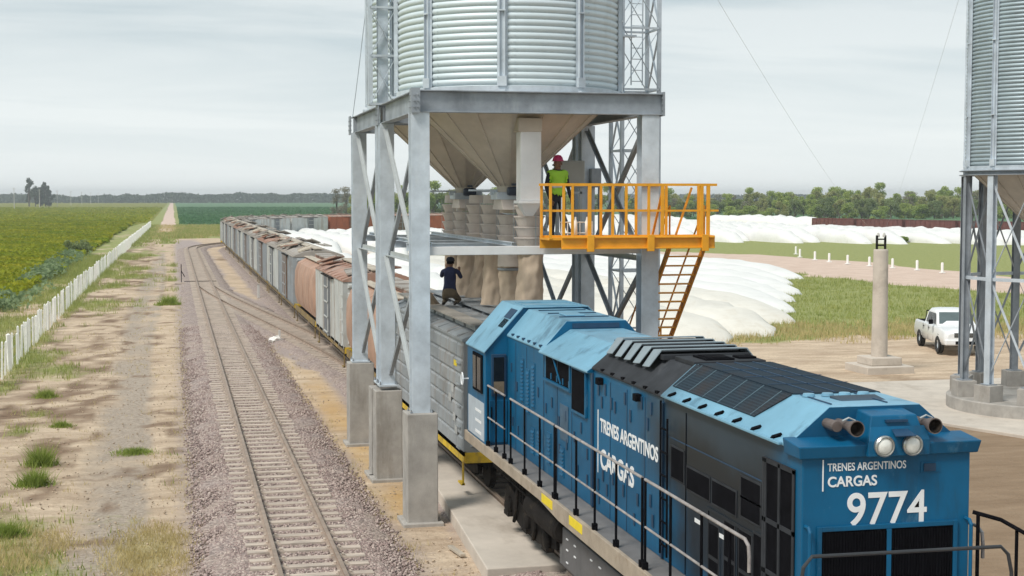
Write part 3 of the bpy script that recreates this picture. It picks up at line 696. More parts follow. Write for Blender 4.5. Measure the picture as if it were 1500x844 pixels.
o = blades('dry_grass', pg, .05 + .17 * fbm(pg[:, 0] * 1.6, pg[:, 1] * 1.6, 91), .007, GRASS_Y, 9, .12, .9); tag(o, 'straw coloured dry grass at the near left corner and the verge', 'dry grass', kind='stuff')
pg = sample(12, 45, 55, 78, 9000, 'dry', .30, 1.0)
o = blades('dry_grass', pg, .30, .02, GRASS_Y, 6, .2); tag(o, 'dry straw grass where the sand meets the green patch', 'dry grass', kind='stuff')

pg = sample(-6, 60, 200, 350, 16000, 'grass', .50, 1.0, lambda x, y: (x < 5) | (y > 250))
o = blades('grass', pg, .45, .05, GRASS, 5, .4, .8); tag(o, 'yellowish green grass strip where the fence ends', 'grass', kind='stuff')
pg = sample(-6, 60, 200, 350, 16000, 'dry', .30, 1.0, lambda x, y: (x < 5) | (y > 250))
o = blades('dry_grass', pg, .45, .05, GRASS_Y, 5, .4, .8); tag(o, 'straw grass mixed into the strip where the fence ends', 'dry grass', kind='stuff')
# crop rows left of the verge
nP = 300000
y = 60 + 330 * g.random(nP) ** .9; x = -9.2 - 40 * g.random(nP)
k = in_view(x, y, .10) & (x < -9.7 + (fbm(x * .35, y * .16, 3) - .5) * 2.4)
x, y = x[k], y[k]; rowp = np.abs((x / .62) - np.round(x / .62)); k = rowp < .33; x, y = x[k], y[k]
hh = .42 + .25 * fbm(x * .08, y * .03, 41)
P = np.stack([x, y, hh * g.uniform(.35, 1.05, len(x))], -1)
v, q = leafquads(P, .10 + .0011 * y, .45)
tag(np_mesh('crop_field', v, q, CROPM), 'low green and yellowing crop rows left of the white fence', 'crop', kind='stuff')
# far fields get a low canopy of leaves too
def canopy(name, x0, x1, y0, y1, nP, m, label, cond=None, h=.5, sz=.5):
    x = g.uniform(x0, x1, nP); y = y0 + (y1 - y0) * g.random(nP) ** 1.25
    k = in_view(x, y, .02)
    if cond is not None: k &= cond(x, y)
    P = np.stack([x[k], y[k], h * g.uniform(.3, 1.1, k.sum())], -1); v, q = leafquads(P, sz * (.6 + y[k] / 700), .5)
    tag(np_mesh(name, v, q, m), label, 'crop', kind='stuff')
FIELD_M = leaf_mat('dark green field leaves', (0.075, 0.18, 0.085), (0.14, 0.25, 0.115), 0.03, 0.45, 0.3)
canopy('crop_field', 1.5, 150, 356, 900, 60000, FIELD_M, 'dark blue green crop field beyond the loop of wagons', lambda x, y: x > 1.5 + (y - 356) * .002, .55, .35)
canopy('crop_field', -210, -5, 385, 900, 60000, CROPM, 'far part of the green crop along the dirt road', lambda x, y: x < -6.5, .5, .35)

# leafy bushes
def bush(name, x, y, r, h, m, label, cat='bush', nL=500, size=.07, group=None, seed=0, z=0.0):
    rg = np.random.default_rng(seed + 100)
    root = empty(name, (x, y, z), 0, label, cat, group)
    nb = rg.integers(5, 9); cen = rg.normal(0, .42, (nb, 3)) * np.array([r, r, 0]); cen[:, 2] = h * rg.uniform(.3, .72, nb); rad = rg.uniform(.3, .55, nb)
    w = rg.integers(0, nb, nL); d = rg.normal(0, 1, (nL, 3)); d /= np.linalg.norm(d, axis=1, keepdims=True)
    P = cen[w] + d * (rad[w] * rg.random(nL) ** .4)[:, None] * np.array([r, r, h * .7]); P[:, 2] = np.maximum(P[:, 2], .03)
    v, q = leafquads(P, np.full(nL, size), .8, rg); np_mesh('foliage', v, q, m, root)
    mb = MB()
    for i in range(5):
        c = cen[i % nb]; mb.tube([(rg.normal(0, .05), rg.normal(0, .05), 0), (c[0] * .5, c[1] * .5, c[2] * .6), tuple(c)], [.018, .012, .006], 5)
    mb.build('stems', BARK, root)
    return root
BUSHES = [(-3.15, 34.8, .42, .42, 'rounded bright green weed clump, nearest of the two big ones by the wheel ruts'),
          (-3.25, 37.4, .34, .50, 'upright bright green weed clump just behind the biggest one by the ruts'),
          (-4.15, 50.2, .40, .28, 'flat green weed clump below the near end of the white fence'),
          (-3.2, 43.6, .32, .18, 'small low green weed clump halfway up the brown shoulder'),
          (-1.05, 38.7, .55, .15, 'wide low green weed mat on the sand right of the wheel ruts'),
          (-3.25, 29.6, .40, .30, 'dark green weed clump at the left edge above dry grass'),
          (-0.3, 92.0, .8, .5, 'tall green weed clump beside the empty track before the crossover')]
def weed_clump(x, y, r, h, lb, seed):
    nP = int(90 + 190 * r); a = g.uniform(0, 6.28, nP); rr = np.minimum(np.abs(g.normal(0, .45, nP)), .95) * r * (.85 + .3 * vnoise(np.cos(a) * 2 + seed * 7, np.sin(a) * 2, 3))
    pts = np.stack([np.cos(a) * rr * 1.15, np.sin(a) * rr, np.zeros(nP)], -1)
    o = blades('weed_clump', pts, h * (1.25 - .8 * np.clip(rr / r, 0, 1)) * g.uniform(.35, 1.15, nP), .010 if y < 60 else .02, WEED, 6, .075, 1.2)
    o.location = (x, y, -.01); tag(o, lb, 'weeds')
for i, (x, y, r, h, lb) in enumerate(BUSHES): weed_clump(x, y, r, h, lb, i)
# tall thistle bank along the crop edge
nP = 9000; y = 88 + 100 * g.random(nP); x = -9.7 + g.normal(0, .55, nP) - (y - 88) * .012; c = fbm(x * .5, y * .12, 71); k = c > .50
P = np.stack([x, y, np.zeros(nP)], -1)[k]; hh = 1.25 * (c[k] - .3) * 2.2; P[:, 2] = hh * g.random(len(P)) ** .7
v, q = leafquads(P, np.full(len(P), .17), .9); tag(np_mesh('thistle_bank', v, q, THIST), 'tall blue green thistles along the edge of the crop', 'thistles', kind='stuff')
bush('dark_bush', -10.6, 176, 1.5, 1.9, TREE_M[2], 'round dark green bush at the edge of the crop behind the fence', 'bush', 900, .14, None, 50)

# trees
def tree_mesh(seed, h, cr, m, trunk_h=.35, nL=1500, leaf=.28, airy=0.0, tall=1.0):
    rg = np.random.default_rng(seed); mb = MB()
    th = h * trunk_h; top = Vector((rg.normal(0, .05) * h, rg.normal(0, .05) * h, h * .8))
    mb.tube([(0, 0, -.1), (top.x * .3, top.y * .3, th), (top.x * .7, top.y * .7, h * .6), tuple(top)], [h * .032, h * .024, h * .014, h * .005], 7)
    nb = int(rg.integers(9, 14)); cen, rad = [], []
    for i in range(nb):
        a = rg.uniform(0, 6.28); zz = rg.uniform(trunk_h * .95, .93); rr = cr * rg.uniform(.25, .85) * (1 - .6 * max(0, zz - .6) / .4)
        c = (math.cos(a) * rr, math.sin(a) * rr, zz * h); cen.append(c); rad.append(cr * rg.uniform(.24, .44))
        mb.tube([(top.x * .3, top.y * .3, th * rg.uniform(.7, 1.2)), (c[0] * .5, c[1] * .5, c[2] * .78), c], [h * .012, h * .008, h * .003], 5)
    cen.append((top.x, top.y, h * .92)); rad.append(cr * .32)
    cen, rad = np.array(cen), np.array(rad); nb += 1
    w = rg.integers(0, nb, nL); d = rg.normal(0, 1, (nL, 3)); d /= np.linalg.norm(d, axis=1, keepdims=True)
    P = cen[w] + d * (rad[w] * rg.random(nL) ** (.35 + airy))[:, None] * np.array([1, 1, .8 * tall])
    P[:, 2] = np.clip(P[:, 2], h * .04, h * 1.02)
    v, q = leafquads(P, np.full(nL, leaf), .7, rg)
    root = empty('tree', (0, 0, 0))
    mb.build('trunk', BARK, root); np_mesh('crown', v, q, m, root)
    return root
protos = []
for i, (h, cr, mi, th, nl, lf, ai) in enumerate([(9.5, 4.4, 0, .10, 3000, .28, .15), (8.5, 4.8, 1, .10, 3000, .28, .15), (10.5, 4.6, 0, .14, 3000, .28, .25), (7.5, 4.8, 2, .06, 3000, .28, .15), (9.0, 4.0, 3, .2, 1700, .20, .35), (8.0, 5.0, 2, .06, 3200, .28, .15), (10.8, 3.9, 1, .14, 2600, .28, .25), (6.0, 4.8, 0, .04, 2800, .27, .15)]):
    protos.append(tree_mesh(200 + i, h, cr, TREE_M[mi], th, nl, lf, ai))
KIND = ['mid green bushy tree', 'olive green spreading tree', 'tall mid green tree', 'dark green low tree', 'thin grey half bare tree', 'dark green wide tree', 'tall olive tree with a narrow crown', 'low mid green scrub tree']
used = set()
def put_tree(kind, x, y, sc, label, group):
    o = protos[kind] if kind not in used else copy_tree(protos[kind]); used.add(kind)
    o.location = (x, y, 0); o.rotation_euler = (0, 0, rnd.uniform(0, 6.28)); o.scale = (sc * rnd.uniform(.9, 1.15), sc * rnd.uniform(.9, 1.15), sc * rnd.uniform(.88, 1.12))
    tag(o, label, 'tree', group); return o
# wood on the right behind the grain bags: three staggered rows
for row in range(4):
    for i in range(38):
        px = 955 + i * 15.4 + rnd.uniform(-8, 8); kx = (px - 750) / 2150; D = [452, 478, 512, 545][row] + rnd.uniform(-9, 9)
        X = D * (STH + kx * CTH); Y = D * (CTH - kx * STH)
        kd = rnd.choice([3, 7, 5, 7, 7, 1] if row == 0 else ([0, 1, 5, 3, 0, 4] if row == 1 else [0, 2, 6, 1, 4, 2, 0]))
        sc = rnd.uniform(.62, .78) if row == 0 else (rnd.uniform(.72, .9) if row == 1 else rnd.uniform(.78, 1.02)); sc *= .86 if px < 1190 else 1.0
        put_tree(kd, X, Y, sc, KIND[kd] + ' in the wood behind the far grain bags', 'trees of the wood behind the grain bags, ' + KIND[kd])
# trees seen between the silo legs and left of them
for px, D, kd, sc in ((494, 420, 4, .9), (508, 430, 4, 1.0), (522, 426, 1, .85), (533, 440, 0, .95), (545, 452, 5, 1.0), (558, 438, 2, .9), (572, 470, 1, 1.0), (588, 455, 0, 1.05), (606, 470, 5, 1.0), (622, 448, 0, .95), (634, 455, 2, 1.0), (648, 466, 3, 1.1), (664, 455, 1, 1.0), (682, 470, 0, 1.0), (705, 460, 5, 1.0), (730, 470, 2, 1.0), (760, 460, 0, 1.0), (790, 470, 3, 1.1), (815, 460, 1, .9), (842, 470, 0, 1.0), (868, 465, 5, 1.0), (893, 470, 2, .95), (915, 458, 0, .9), (938, 465, 3, 1.0)):
    kx = (px - 750) / 2150; put_tree(kd, D * (STH + kx * CTH), D * (CTH - kx * STH), sc, KIND[kd] + ' glimpsed behind the twin silos', 'trees glimpsed behind the twin silos, ' + KIND[kd])
# tall eucalyptus clump on the left skyline
EUC = leaf_mat('grey green eucalyptus leaves', (0.085, 0.11, 0.085), (0.15, 0.175, 0.13), 0.05)
for i, (px, h, cr) in enumerate(((44, 20, 4.5), (53, 14, 5.5), (60, 13, 5.0), (68, 17, 4.5), (73, 12, 4.0))):
    D = 1040; kx = (px - 750) / 2150
    o = tree_mesh(300 + i, h, cr, EUC, .12, 1500, .55, .35, 1.7)
    o.name = 'eucalyptus_tree'; o.location = (D * (STH + kx * CTH), D * (CTH - kx * STH), 0)
    tag(o, ['tallest thin eucalyptus, leftmost of the skyline clump', 'low broad eucalyptus right of the tallest one', 'rounded eucalyptus in the middle of the skyline clump', 'tall pointed eucalyptus, second tallest of the skyline clump', 'short eucalyptus at the right end of the skyline clump'][i], 'tree', 'eucalyptus clump on the left skyline')
# far woodland, one mass
nP = 90000; x = g.uniform(-1500, 900, nP); y0 = 1650 + 160 * fbm(x * .004, x * 0, 9) + g.uniform(0, 120, nP)
hh = 6 + 7 * fbm(x * .03, x * 0 + 2, 15) + 4 * (fbm(x * .12, x * 0 + 5, 19) - .5)
P = np.stack([x, y0, hh * g.random(nP) ** .8], -1); v, q = leafquads(P, g.uniform(.9, 2.0, nP), .8)
tag(np_mesh('far_woodland', v, q, FAR_M), 'low blue grey band of woodland along the whole horizon', 'woodland', kind='stuff')
nP = 5000; x = g.uniform(-420, -200, nP); y0 = 1250 + g.uniform(0, 60, nP); hh = 5 + 5 * fbm(x * .05, x * 0, 33)
P = np.stack([x, y0, hh * g.random(nP)], -1); v, q = leafquads(P, g.uniform(.8, 1.6, nP), .6)
tag(np_mesh('far_hedge', v, q, FAR_M), 'dark hedge of trees at the left end of the skyline', 'hedge', kind='stuff')
# weed bushes in the gaps between grain bags
for i, (px, py, r, h) in enumerate(((1075, 352, 2.0, 1.8), (1088, 350, 1.6, 2.2), (1207, 350, 2.2, 2.6), (1262, 353, 1.8, 1.6), (1322, 355, 1.5, 1.6), (1045, 389, 1.4, .7), (1090, 394, 1.6, .8), (1108, 397, 1.3, .6), (805, 398, 1.0, .8), (812, 420, 1.0, .9), (1022, 492, .5, .35), (1098, 425, 1.0, .5))):
    D = 6.55 * 2150 / (py - 289); kx = (px - 750) / 2150
    bush('weed_bush', D * (STH + kx * CTH), D * (CTH - kx * STH), r * .62, h * .55, TREE_M[0] if i % 3 else TREE_M[1], ['green', 'olive green'][i % 3 == 0] + ' weed bush growing at the foot of the grain bags', 'bush', 900, .16 if D > 120 else .06, 'weed bushes among the grain bags', 60 + i)

# ------------------------------------------------------------------ twin silos over the track
FX0, FX1 = 4.79, 9.57            # leg centre lines across the track
FY = [29.0, 33.62, 34.16, 38.7]  # leg lines along the track
ZB0, ZB1 = 8.23, 8.67            # ring beam underside / top
def pier(x, y, w, d, z1, label):
    m = MB(); m.box(x - w / 2, x + w / 2, y - d / 2, y + d / 2, -.3, z1)
    m.box(x - w / 2 - .1, x + w / 2 + .1, y - d / 2 - .12, y + d / 2 + .12, -.3, .06)
    tag(m.build('concrete_pier', CONCRETE, org=(x, y, 0), bevel=.018), label, 'concrete pier')
pier(FX0, FY[0], .62, .66, 2.24, 'concrete pier under the nearest left silo leg, beside the slab edge')
pier(FX0, FY[1], .62, .5, 2.1, 'wide stained concrete pier in the middle of the left row')
pier(FX0 - .02, FY[2] + .06, .62, .5, 2.1, 'concrete pier half hidden behind the wide middle one')
pier(FX0, FY[3], .66, .62, 2.18, 'concrete pier under the farthest left silo leg, standing on bare sand')
for y, nm in zip(FY, ('nearest', 'second', 'third', 'farthest')): pier(FX1, y, .62, .6 if nm in ('nearest', 'farthest') else .5, 2.18, 'concrete pier hidden behind the locomotive under the ' + nm + ' right silo leg')
sf = empty('silo_support_frame', (7.18, 33.9, 0), 0, 'galvanised steel frame of braced legs carrying the twin silos over the track', 'steel frame')
SO = (7.18, 33.9, 0)
for x in (FX0, FX1):
    for y in FY:
        w = .37 if y in (FY[0], FY[3]) else .33
        m = MB(); m.hbeam((x, y, 2.2), (x, y, ZB0), w, .36 if w == .37 else .30, .022)
        m.box(x - w / 2 - .05, x + w / 2 + .05, y - .22, y + .22, 2.19, 2.235)
        lg_ = m.build('leg', GALV, sf, SO, bevel=.004)
        for bx in (-1, 1):
            for by in (-1, 1): MB().lathe([(.022, 2.235), (.022, 2.27), (.012, 2.272), (.012, 2.31), (0, 2.31)], 8, (x + bx * (w / 2 + .025), y + by * .19, 0)).build('anchor_bolt', GALV_D, lg_, SO)
def beam(p, q, name='ring_beam'):
    MB().hbeam(p, q, .22, ZB1 - ZB0, .024, up=(0, 0, 1)).build(name, GALV_D, sf, SO, bevel=.004)
zc = (ZB0 + ZB1) / 2
beam((FX0 - .13, 28.9, zc), (FX1 + .24, 28.9, zc)); beam((FX0, 33.62, zc), (FX1, 33.62, zc), 'cross_beam'); beam((FX0, 34.16, zc), (FX1, 34.16, zc), 'cross_beam'); beam((FX0 - .13, 38.8, zc), (FX1 + .2, 38.8, zc))
for x in (FX0, FX1): beam((x - .02, 29.02, zc), (x - .02, 33.5, zc)); beam((x - .02, 33.75, zc), (x - .02, 34.03, zc)); beam((x - .02, 34.3, zc), (x - .02, 39.35, zc))
# bolted end plates
for x, y in ((FX0 - .16, 28.9), (FX0 - .16, 33.9), (FX0 - .16, 39.3), (FX1 + .26, 28.9)):
    m = MB(); m.box(x - .015, x + .015, y - .17, y + .17, ZB0 - .02, ZB1 + .03)
    for dz in (.1, .22, .34):
        for dy in (-.09, .09): m.lathe([(.022, -.03), (.022, .03)], 6, (x, y + dy, ZB0 + dz), 'x', True)
    m.build('end_plate', GALV_D, sf, SO)
m = MB(); m.box(FX0 - .2, FX0 - .02, 28.70, 28.735, ZB0 - .02, ZB1 + .03)
for dz in (.1, .22, .34):
    for dx in (-.14, -.07): m.lathe([(.02, -.02), (.02, .02)], 6, (FX0 + dx, 28.69, ZB0 + dz), 'y', True)
m.build('end_plate', GALV_D, sf, SO)
for y0, y1 in ((FY[0] + .2, FY[1] - .17), (FY[2] + .17, FY[3] - .2)):
    for x in (FX0, FX1):
        for zz0, zz1 in ((2.45, 5.2), (5.2, 8.1)):
            m = MB(); m.lbar((x - .05, y0, zz0), (x - .05, y1, zz1), .085); m.build('brace', GALV_L if x == FX0 else GALV_D, sf, SO)
            m = MB(); m.lbar((x + .06, y1, zz0), (x + .06, y0, zz1), .085); m.build('brace', GALV_D, sf, SO)
        MB().lbar((x, y0 - .03, 5.22), (x, y1 + .03, 5.22), .10).build('strut', GALV_L, sf, SO)
# loading floor inside the frame
lf = empty('loading_floor', (7.2, 33.8, 5.4), 0, 'grey steel walkway floor with a white front beam between the silo legs', 'walkway')
LO = (7.2, 33.8, 5.4)
MB().box(FX0 + .17, FX1 - .17, 28.90, 29.06, 5.39, 5.56).build('front_beam', mat('white painted beam', (0.66, 0.66, 0.66), 0.5, 0, .08, 2), lf, LO, bevel=.008)
for y in (31.3, 33.3, 36.2, 38.5): MB().hbeam((FX0 + .1, y, 5.48), (FX1 - .1, y, 5.48), .14, .16, .012, (0, 0, 1)).build('floor_beam', GALV, lf, LO)
for x in (5.05, 6.7, 7.95, 9.3): MB().hbeam((x, 29.1, 5.60), (x, 38.6, 5.60), .10, .08, .01, (0, 0, 1)).build('floor_joist', GALV, lf, LO)
m = MB(); m.box(7.85, 9.4, 29.1, 38.6, 5.645, 5.675); m.build('walkway_plate', GALV_D, lf, LO)
for y in np.arange(29.3, 38.6, 1.3):
    MB().bar((7.82, y, 5.67), (7.82, y, 6.55), .035, .035).build('rail_post', GALV, lf, LO)
MB().bar((7.82, 31.2, 6.55), (7.82, 38.4, 6.55), .04, .04).bar((7.82, 31.2, 6.15), (7.82, 38.4, 6.15), .03, .03).build('handrail', GALV, lf, LO)

def corr(z0, z1, Rm, pitch, amp, n=96):
    prof = []; k = int((z1 - z0) / pitch) * 8
    for i in range(k + 1):
        prof.append((Rm + amp * (-2.4, -.1, .45, .85, 1, .85, .45, -.1)[i % 8], z0 + (z1 - z0) * i / k))
    m = MB(); m.lathe(prof, n); return m
def silo(x, y, zb, Rm, h, rib_angles, label, sheet, rib_m, cone_z, cone_r0=None, pitch=.131):
    root = empty('grain_silo', (x, y, zb), 0, label, 'silo')
    corr(.0, h, Rm, pitch, .015).build('wall', sheet, root, smooth=True)
    MB().lathe([(Rm - .02, -.02), (Rm + .055, -.02), (Rm + .055, .11), (Rm + .02, .11)], 96).build('base_ring', rib_m, root, smooth=False)
    for i, a in enumerate(rib_angles):
        a = R(a); c, s = math.cos(a), math.sin(a); m = MB()
        def Q(r, t, z): return (c * r - s * t, s * r + c * t, z)
        def slab(r0, r1, t0, t1, z0, z1): m.hexa([Q(r0, t0, z0), Q(r1, t0, z0), Q(r1, t1, z0), Q(r0, t1, z0), Q(r0, t0, z1), Q(r1, t0, z1), Q(r1, t1, z1), Q(r0, t1, z1)])
        slab(Rm + .022, Rm + .030, -.105, .105, .12, h); slab(Rm + .030, Rm + .095, -.062, -.052, .12, h); slab(Rm + .030, Rm + .095, .052, .062, .12, h)
        slab(Rm + .028, Rm + .10, -.09, .09, .10, .30); slab(Rm + .056, Rm + .16, -.07, .07, -.02, .03)
        z = 1.6
        while z < h - .3: slab(Rm + .03, Rm + .099, -.07, .07, z, z + .03); z += 2.2
        m.build('wall_rib', rib_m, root)
    # sheet lap seams and bolts
    for a in np.arange(20, 380, 40):
        c, s = math.cos(R(a)), math.sin(R(a)); m = MB()
        for z in np.arange(.2, h - .1, pitch): m.bar((c * (Rm + .008), s * (Rm + .008), z), (c * (Rm + .032), s * (Rm + .032), z), .014, .014)
        m.build('seam_bolts', rib_m, root)
    MB().lathe([(Rm + .06, h - .02), (Rm + .06, h + .05), (Rm * .5, h + .75), (.3, h + 1.3), (.3, h + 1.5), (.02, h + 1.5)], 48).build('roof', sheet, root)
    m = MB(); n_ = 16; r0 = cone_r0 or Rm - .05
    prof = [(r0, .02), (r0 - .02, -.02), (.27, cone_z), (.27, cone_z - .2)]
    m.lathe(prof, n_, a0=R(11))
    for k in range(n_):
        a = R(11) + 2 * math.pi * k / n_; p = (math.cos(a) * (r0 - .03), math.sin(a) * (r0 - .03), -.03); q = (math.cos(a) * .275, math.sin(a) * .275, cone_z)
        m.bar(p, q, .045, .03)
    cone = m.build('hopper', HOPPER, root)
    return root
ang = lambda a: -90 - 13 + a      # measured from the side facing the camera, + to the right
A_ = [ang(-43 + 40 * k) for k in range(9)]
s1 = silo(7.18, 31.42, ZB1 + .02, 2.40, 7.0, A_, 'near corrugated silo of the pair, complete with ribs facing the tracks', SHEET, GALV, 6.78 - ZB1, 2.3)
s2 = silo(7.18, 36.32, ZB1 + .02, 2.40, 7.0, A_, 'far corrugated silo of the pair, mostly hidden behind the near one', SHEET, GALV, 6.78 - ZB1, 2.3)
for s_, y in ((s1, 31.42), (s2, 36.32)):
    zz = 6.78 - ZB1
    gt = MB().box(-.34, .34, -.34, .34, zz - .30, zz - .14).box(-.42, .42, -.05, .05, zz - .2, zz - .10).box(-.9, .95, -.03, .03, zz - .12, zz - .08).build('slide_gate', GALV, s_, bevel=.005)
    mm = MB().lathe([(.0, -.16), (.085, -.15), (.10, -.1), (.10, .1), (.085, .15), (.0, .17)], 14, (.0, -.52, zz - .12), 'x').lathe([(.11, -.02), (.11, .02)], 14, (.06, -.52, zz - .12), 'x', True).box(-.05, .06, -.58, -.46, zz - .0, zz + .05)
    mm.build('gate_motor', MOTOR, gt, smooth=False)
    # bridge box spreading the grain to the spouts
    MB().prism([(-.55, zz - .52), (.55, zz - .52), (.36, zz - .30), (-.36, zz - .30)], 'x', -.25, .3).build('spreader_box', SPOUT, s_, bevel=.005)

# spouts: nested cones above the floor, canvas sleeves below
SPY = [30.3, 31.95, 33.6, 35.3, 37.0, 38.6]
SPX = [7.37, 7.33, 7.30, 7.30, 7.30, 7.30]
SPL = ['nearest loading spout, widest stack of beige cones under the white chute', 'second nearest loading spout, hanging a cone lower with a grey skirt below the beam', 'third nearest loading spout of nested beige cones', 'fourth nearest loading spout of nested beige cones with a crooked sleeve', 'fifth nearest loading spout of nested beige cones', 'farthest loading spout of nested beige cones, leftmost in the row']
for i, (x, y) in enumerate(zip(SPX, SPY)):
    root = empty('loading_spout', (x, y, 5.5), 0, SPL[i], 'loading spout', 'loading spouts under the twin silos')
    ztop = .88 - (.20 if i in (1, 4) else 0) ; nC = 4 if i != 1 else 4
    m = MB(); m.lathe([(.22, ztop + .22), (.24, ztop + .02)], 20); m.build('collar', SPOUT, root, smooth=True)
    rr = .315 if i == 0 else .29
    for k in range(nC):
        z1 = ztop - k * .225 - (.02 if i % 2 else 0); m = MB()
        m.lathe([(rr, z1), (rr + .016, z1 - .006), (rr + .014, z1 - .03), (rr - .004, z1 - .034), (rr * .70, z1 - .285), (rr * .67, z1 - .285), (rr - .03, z1 - .01), (rr, z1)], 28)
        m.build('cone', SPOUT, root, smooth=False)
    for a in (40, 160, 280):
        m = MB(); m.bar((math.cos(R(a)) * (rr + .02), math.sin(R(a)) * (rr + .02), ztop + .1), (math.cos(R(a)) * (rr + .02), math.sin(R(a)) * (rr + .02), ztop - .9), .02, .008, (math.cos(R(a)), math.sin(R(a)), 0)); m.build('lift_strap', GALV_L, root)
    # sleeve
    zt, zb = ztop - .92, -1.46 + (0.06 if i in (3,) else 0)
    if i == 1:
        MB().lathe([(.27, zt + .1), (.285, zt - .25)], 24).build('skirt', SPOUT, root, smooth=True); zt -= .22
    prof = []; nz_, na = 26, 40; rg = np.random.default_rng(400 + i); ph = rg.uniform(0, 6.28, 6)
    vs, fs = [], []
    for a in range(nz_ + 1):
        t = a / nz_; z = zt + (zb - zt) * t; bend = (.10 if i == 3 else .03) * math.sin(t * 3.1 + ph[0]) ; rad = (.255 if i == 0 else .222) + .03 * t + (.004 * math.sin(7 * t + ph[1]))
        if i == 3: rad *= (1 - .28 * math.sin(t * 3.14))
        for k in range(na):
            th = 2 * math.pi * k / na
            w = .012 * math.sin(3 * th + ph[2] + 2 * t) + .009 * math.sin(5 * th + ph[3] - 3 * t) + .006 * math.sin(2 * th + 9 * t + ph[4]) + .009 * math.sin(th * 4 + 19 * t + ph[5]) + .008 * math.sin(th * 9 + 7 * t + ph[1]) + .006 * math.sin(33 * t + 2 * th)
            vs.append((math.cos(th) * (rad + w) + bend, math.sin(th) * (rad + w), z))
    for a in range(nz_):
        for k in range(na): fs.append((a * na + k, a * na + (k + 1) % na, (a + 1) * na + (k + 1) % na, (a + 1) * na + k))
    m = MB(); m.add(vs, fs); cs_ = m.build('canvas_sleeve', FABRIC, root, smooth=True)
    MB().lathe([(.262, zt - .06), (.285, zt - .07), (.285, zt - .11), (.262, zt - .12)], 24).build('clamp_band', GALV_D, cs_)
# square white discharge chute in front of the near hopper
t = empty('discharge_chute', (7.22, 29.75, 6.4), 0, 'square white chute standing out in front of the near hopper', 'chute')
CH = mat('white chute sheet', (0.74, 0.75, 0.76), 0.45, 0.1, .06, 2)
MB().box(-.22, .22, -.2, .2, .08, 1.50).build('duct', CH, t, bevel=.01)
MB().box(-.27, .235, -.22, .24, 1.50, 1.78).build('head_box', HOPPER, t, bevel=.01)
MB().box(-.26, .26, -.24, .24, .02, .08).build('flange', CH, t, bevel=.004)
m = MB(); m.add([(-.22, -.2, .02), (.22, -.2, .02), (.22, .2, .02), (-.22, .2, .02), (-.08, -.08, -.24), (.08, -.08, -.24), (.08, .08, -.24), (-.08, .08, -.24)], [(0, 1, 5, 4), (1, 2, 6, 5), (2, 3, 7, 6), (3, 0, 4, 7)]); m.build('funnel', CH, t)

# yellow service platform and stair
yp = empty('service_platform', (9.4, 28.4, 5.5), 0, 'yellow steel service platform with railings in front of the right silo leg', 'platform')
YO = (9.4, 28.4, 5.5); PX0, PX1, PY0, PY1 = 7.22, 10.66, 28.05, 28.78
MB().box(PX0, PX1, PY0, PY1, 5.70, 5.735).build('deck', YELLOW, yp, YO)
m = MB(); m.box(PX0 + .25, PX1, PY0 - .03, PY0, 5.52, 5.78).box(PX0, PX1, PY1, PY1 + .03, 5.52, 5.78).box(PX1, PX1 + .03, PY0, PY1, 5.52, 5.78)
m.box(PX0 + .25, PX1, PY0 - .09, PY0 - .03, 5.735, 5.765).box(PX0 + .25, PX1, PY0 - .09, PY0 - .03, 5.52, 5.55)
m.build('edge_beam', YELLOW, yp, YO, bevel=.006)
for x in (8.05, 9.30, 10.45): MB().box(x - .07, x + .07, PY0 - .12, PY0 - .03, 5.47, 5.80).build('gusset', YELLOW, yp, YO, bevel=.006)
posts = [(7.25, PY0), (7.52, PY0), (7.70, PY0), (8.05, PY0), (8.53, PY0), (8.81, PY0), (9.28, PY0), (9.57, PY0), (10.40, PY0), (10.54, PY0), (7.25, PY1), (8.5, PY1), (9.25, PY1), (9.9, PY1), (10.6, PY1)]
for x, y in posts: MB().bar((x, y, 5.72), (x, y, 6.78), .05 if x not in (8.05, 9.57, 10.40, 10.54) else .07, .05).build('rail_post', YELLOW, yp, YO, bevel=.004)
MB().bar((PX0, PY0, 6.80), (PX1 + .06, PY0, 6.80), .05, .05).bar((PX0, PY1, 6.80), (9.9, PY1, 6.80), .05, .05).bar((PX0, PY0, 6.80), (PX0, PY1, 6.80), .05, .05).build('top_rail', YELLOW, yp, YO)
MB().bar((PX0, PY0, 6.28), (PX1 + .1, PY0, 6.28), .028, .04).bar((PX0, PY1, 6.28), (9.9, PY1, 6.28), .028, .04).bar((PX1, PY0, 6.28), (PX1, PY1, 6.28), .03, .04).build('mid_rail', YELLOW, yp, YO)
MB().bar((9.60, PY0 + .05, 6.75), (9.60, PY1, 5.74), .04, .04).bar((10.45, PY1, 6.75), (10.10, PY1 + .02, 5.72), .04, .04).build('diagonal_brace', RUSTY_Y, yp, YO)
ys = empty('steel_stair', (10.38, 31.6, 0), 0, 'steep yellow and rust brown stair leading down from the platform behind the silo leg', 'stair')
TO = (10.38, 31.6, 0); st0, st1 = Vector((0, 28.85, 5.52)), Vector((0, 34.35, 0.02))
for x in (10.0, 10.76): MB().bar(st0 + Vector((x, 0, 0)), st1 + Vector((x, 0, 0)), .035, .16).build('stringer', RUSTY_Y, ys, TO)
for k in range(1, 27):
    p = st0.lerp(st1, k / 27); MB().box(10.02, 10.74, p.y - .09, p.y + .09, p.z - .015, p.z + .015).build('tread', YELLOW, ys, TO)
for x in (10.0, 10.76):
    u = Vector((x, 0, .85)); MB().tube([st0 + u, st1 + u], .022, 6).tube([st0 + Vector((x, 0, 0)), st0 + u], .02, 6).tube([st0.lerp(st1, .5) + Vector((x, 0, 0)), st0.lerp(st1, .5) + u], .02, 6).tube([st1 + Vector((x, 0, 0)), st1 + u], .02, 6).build('stair_rail', RUSTY_Y, ys, TO)
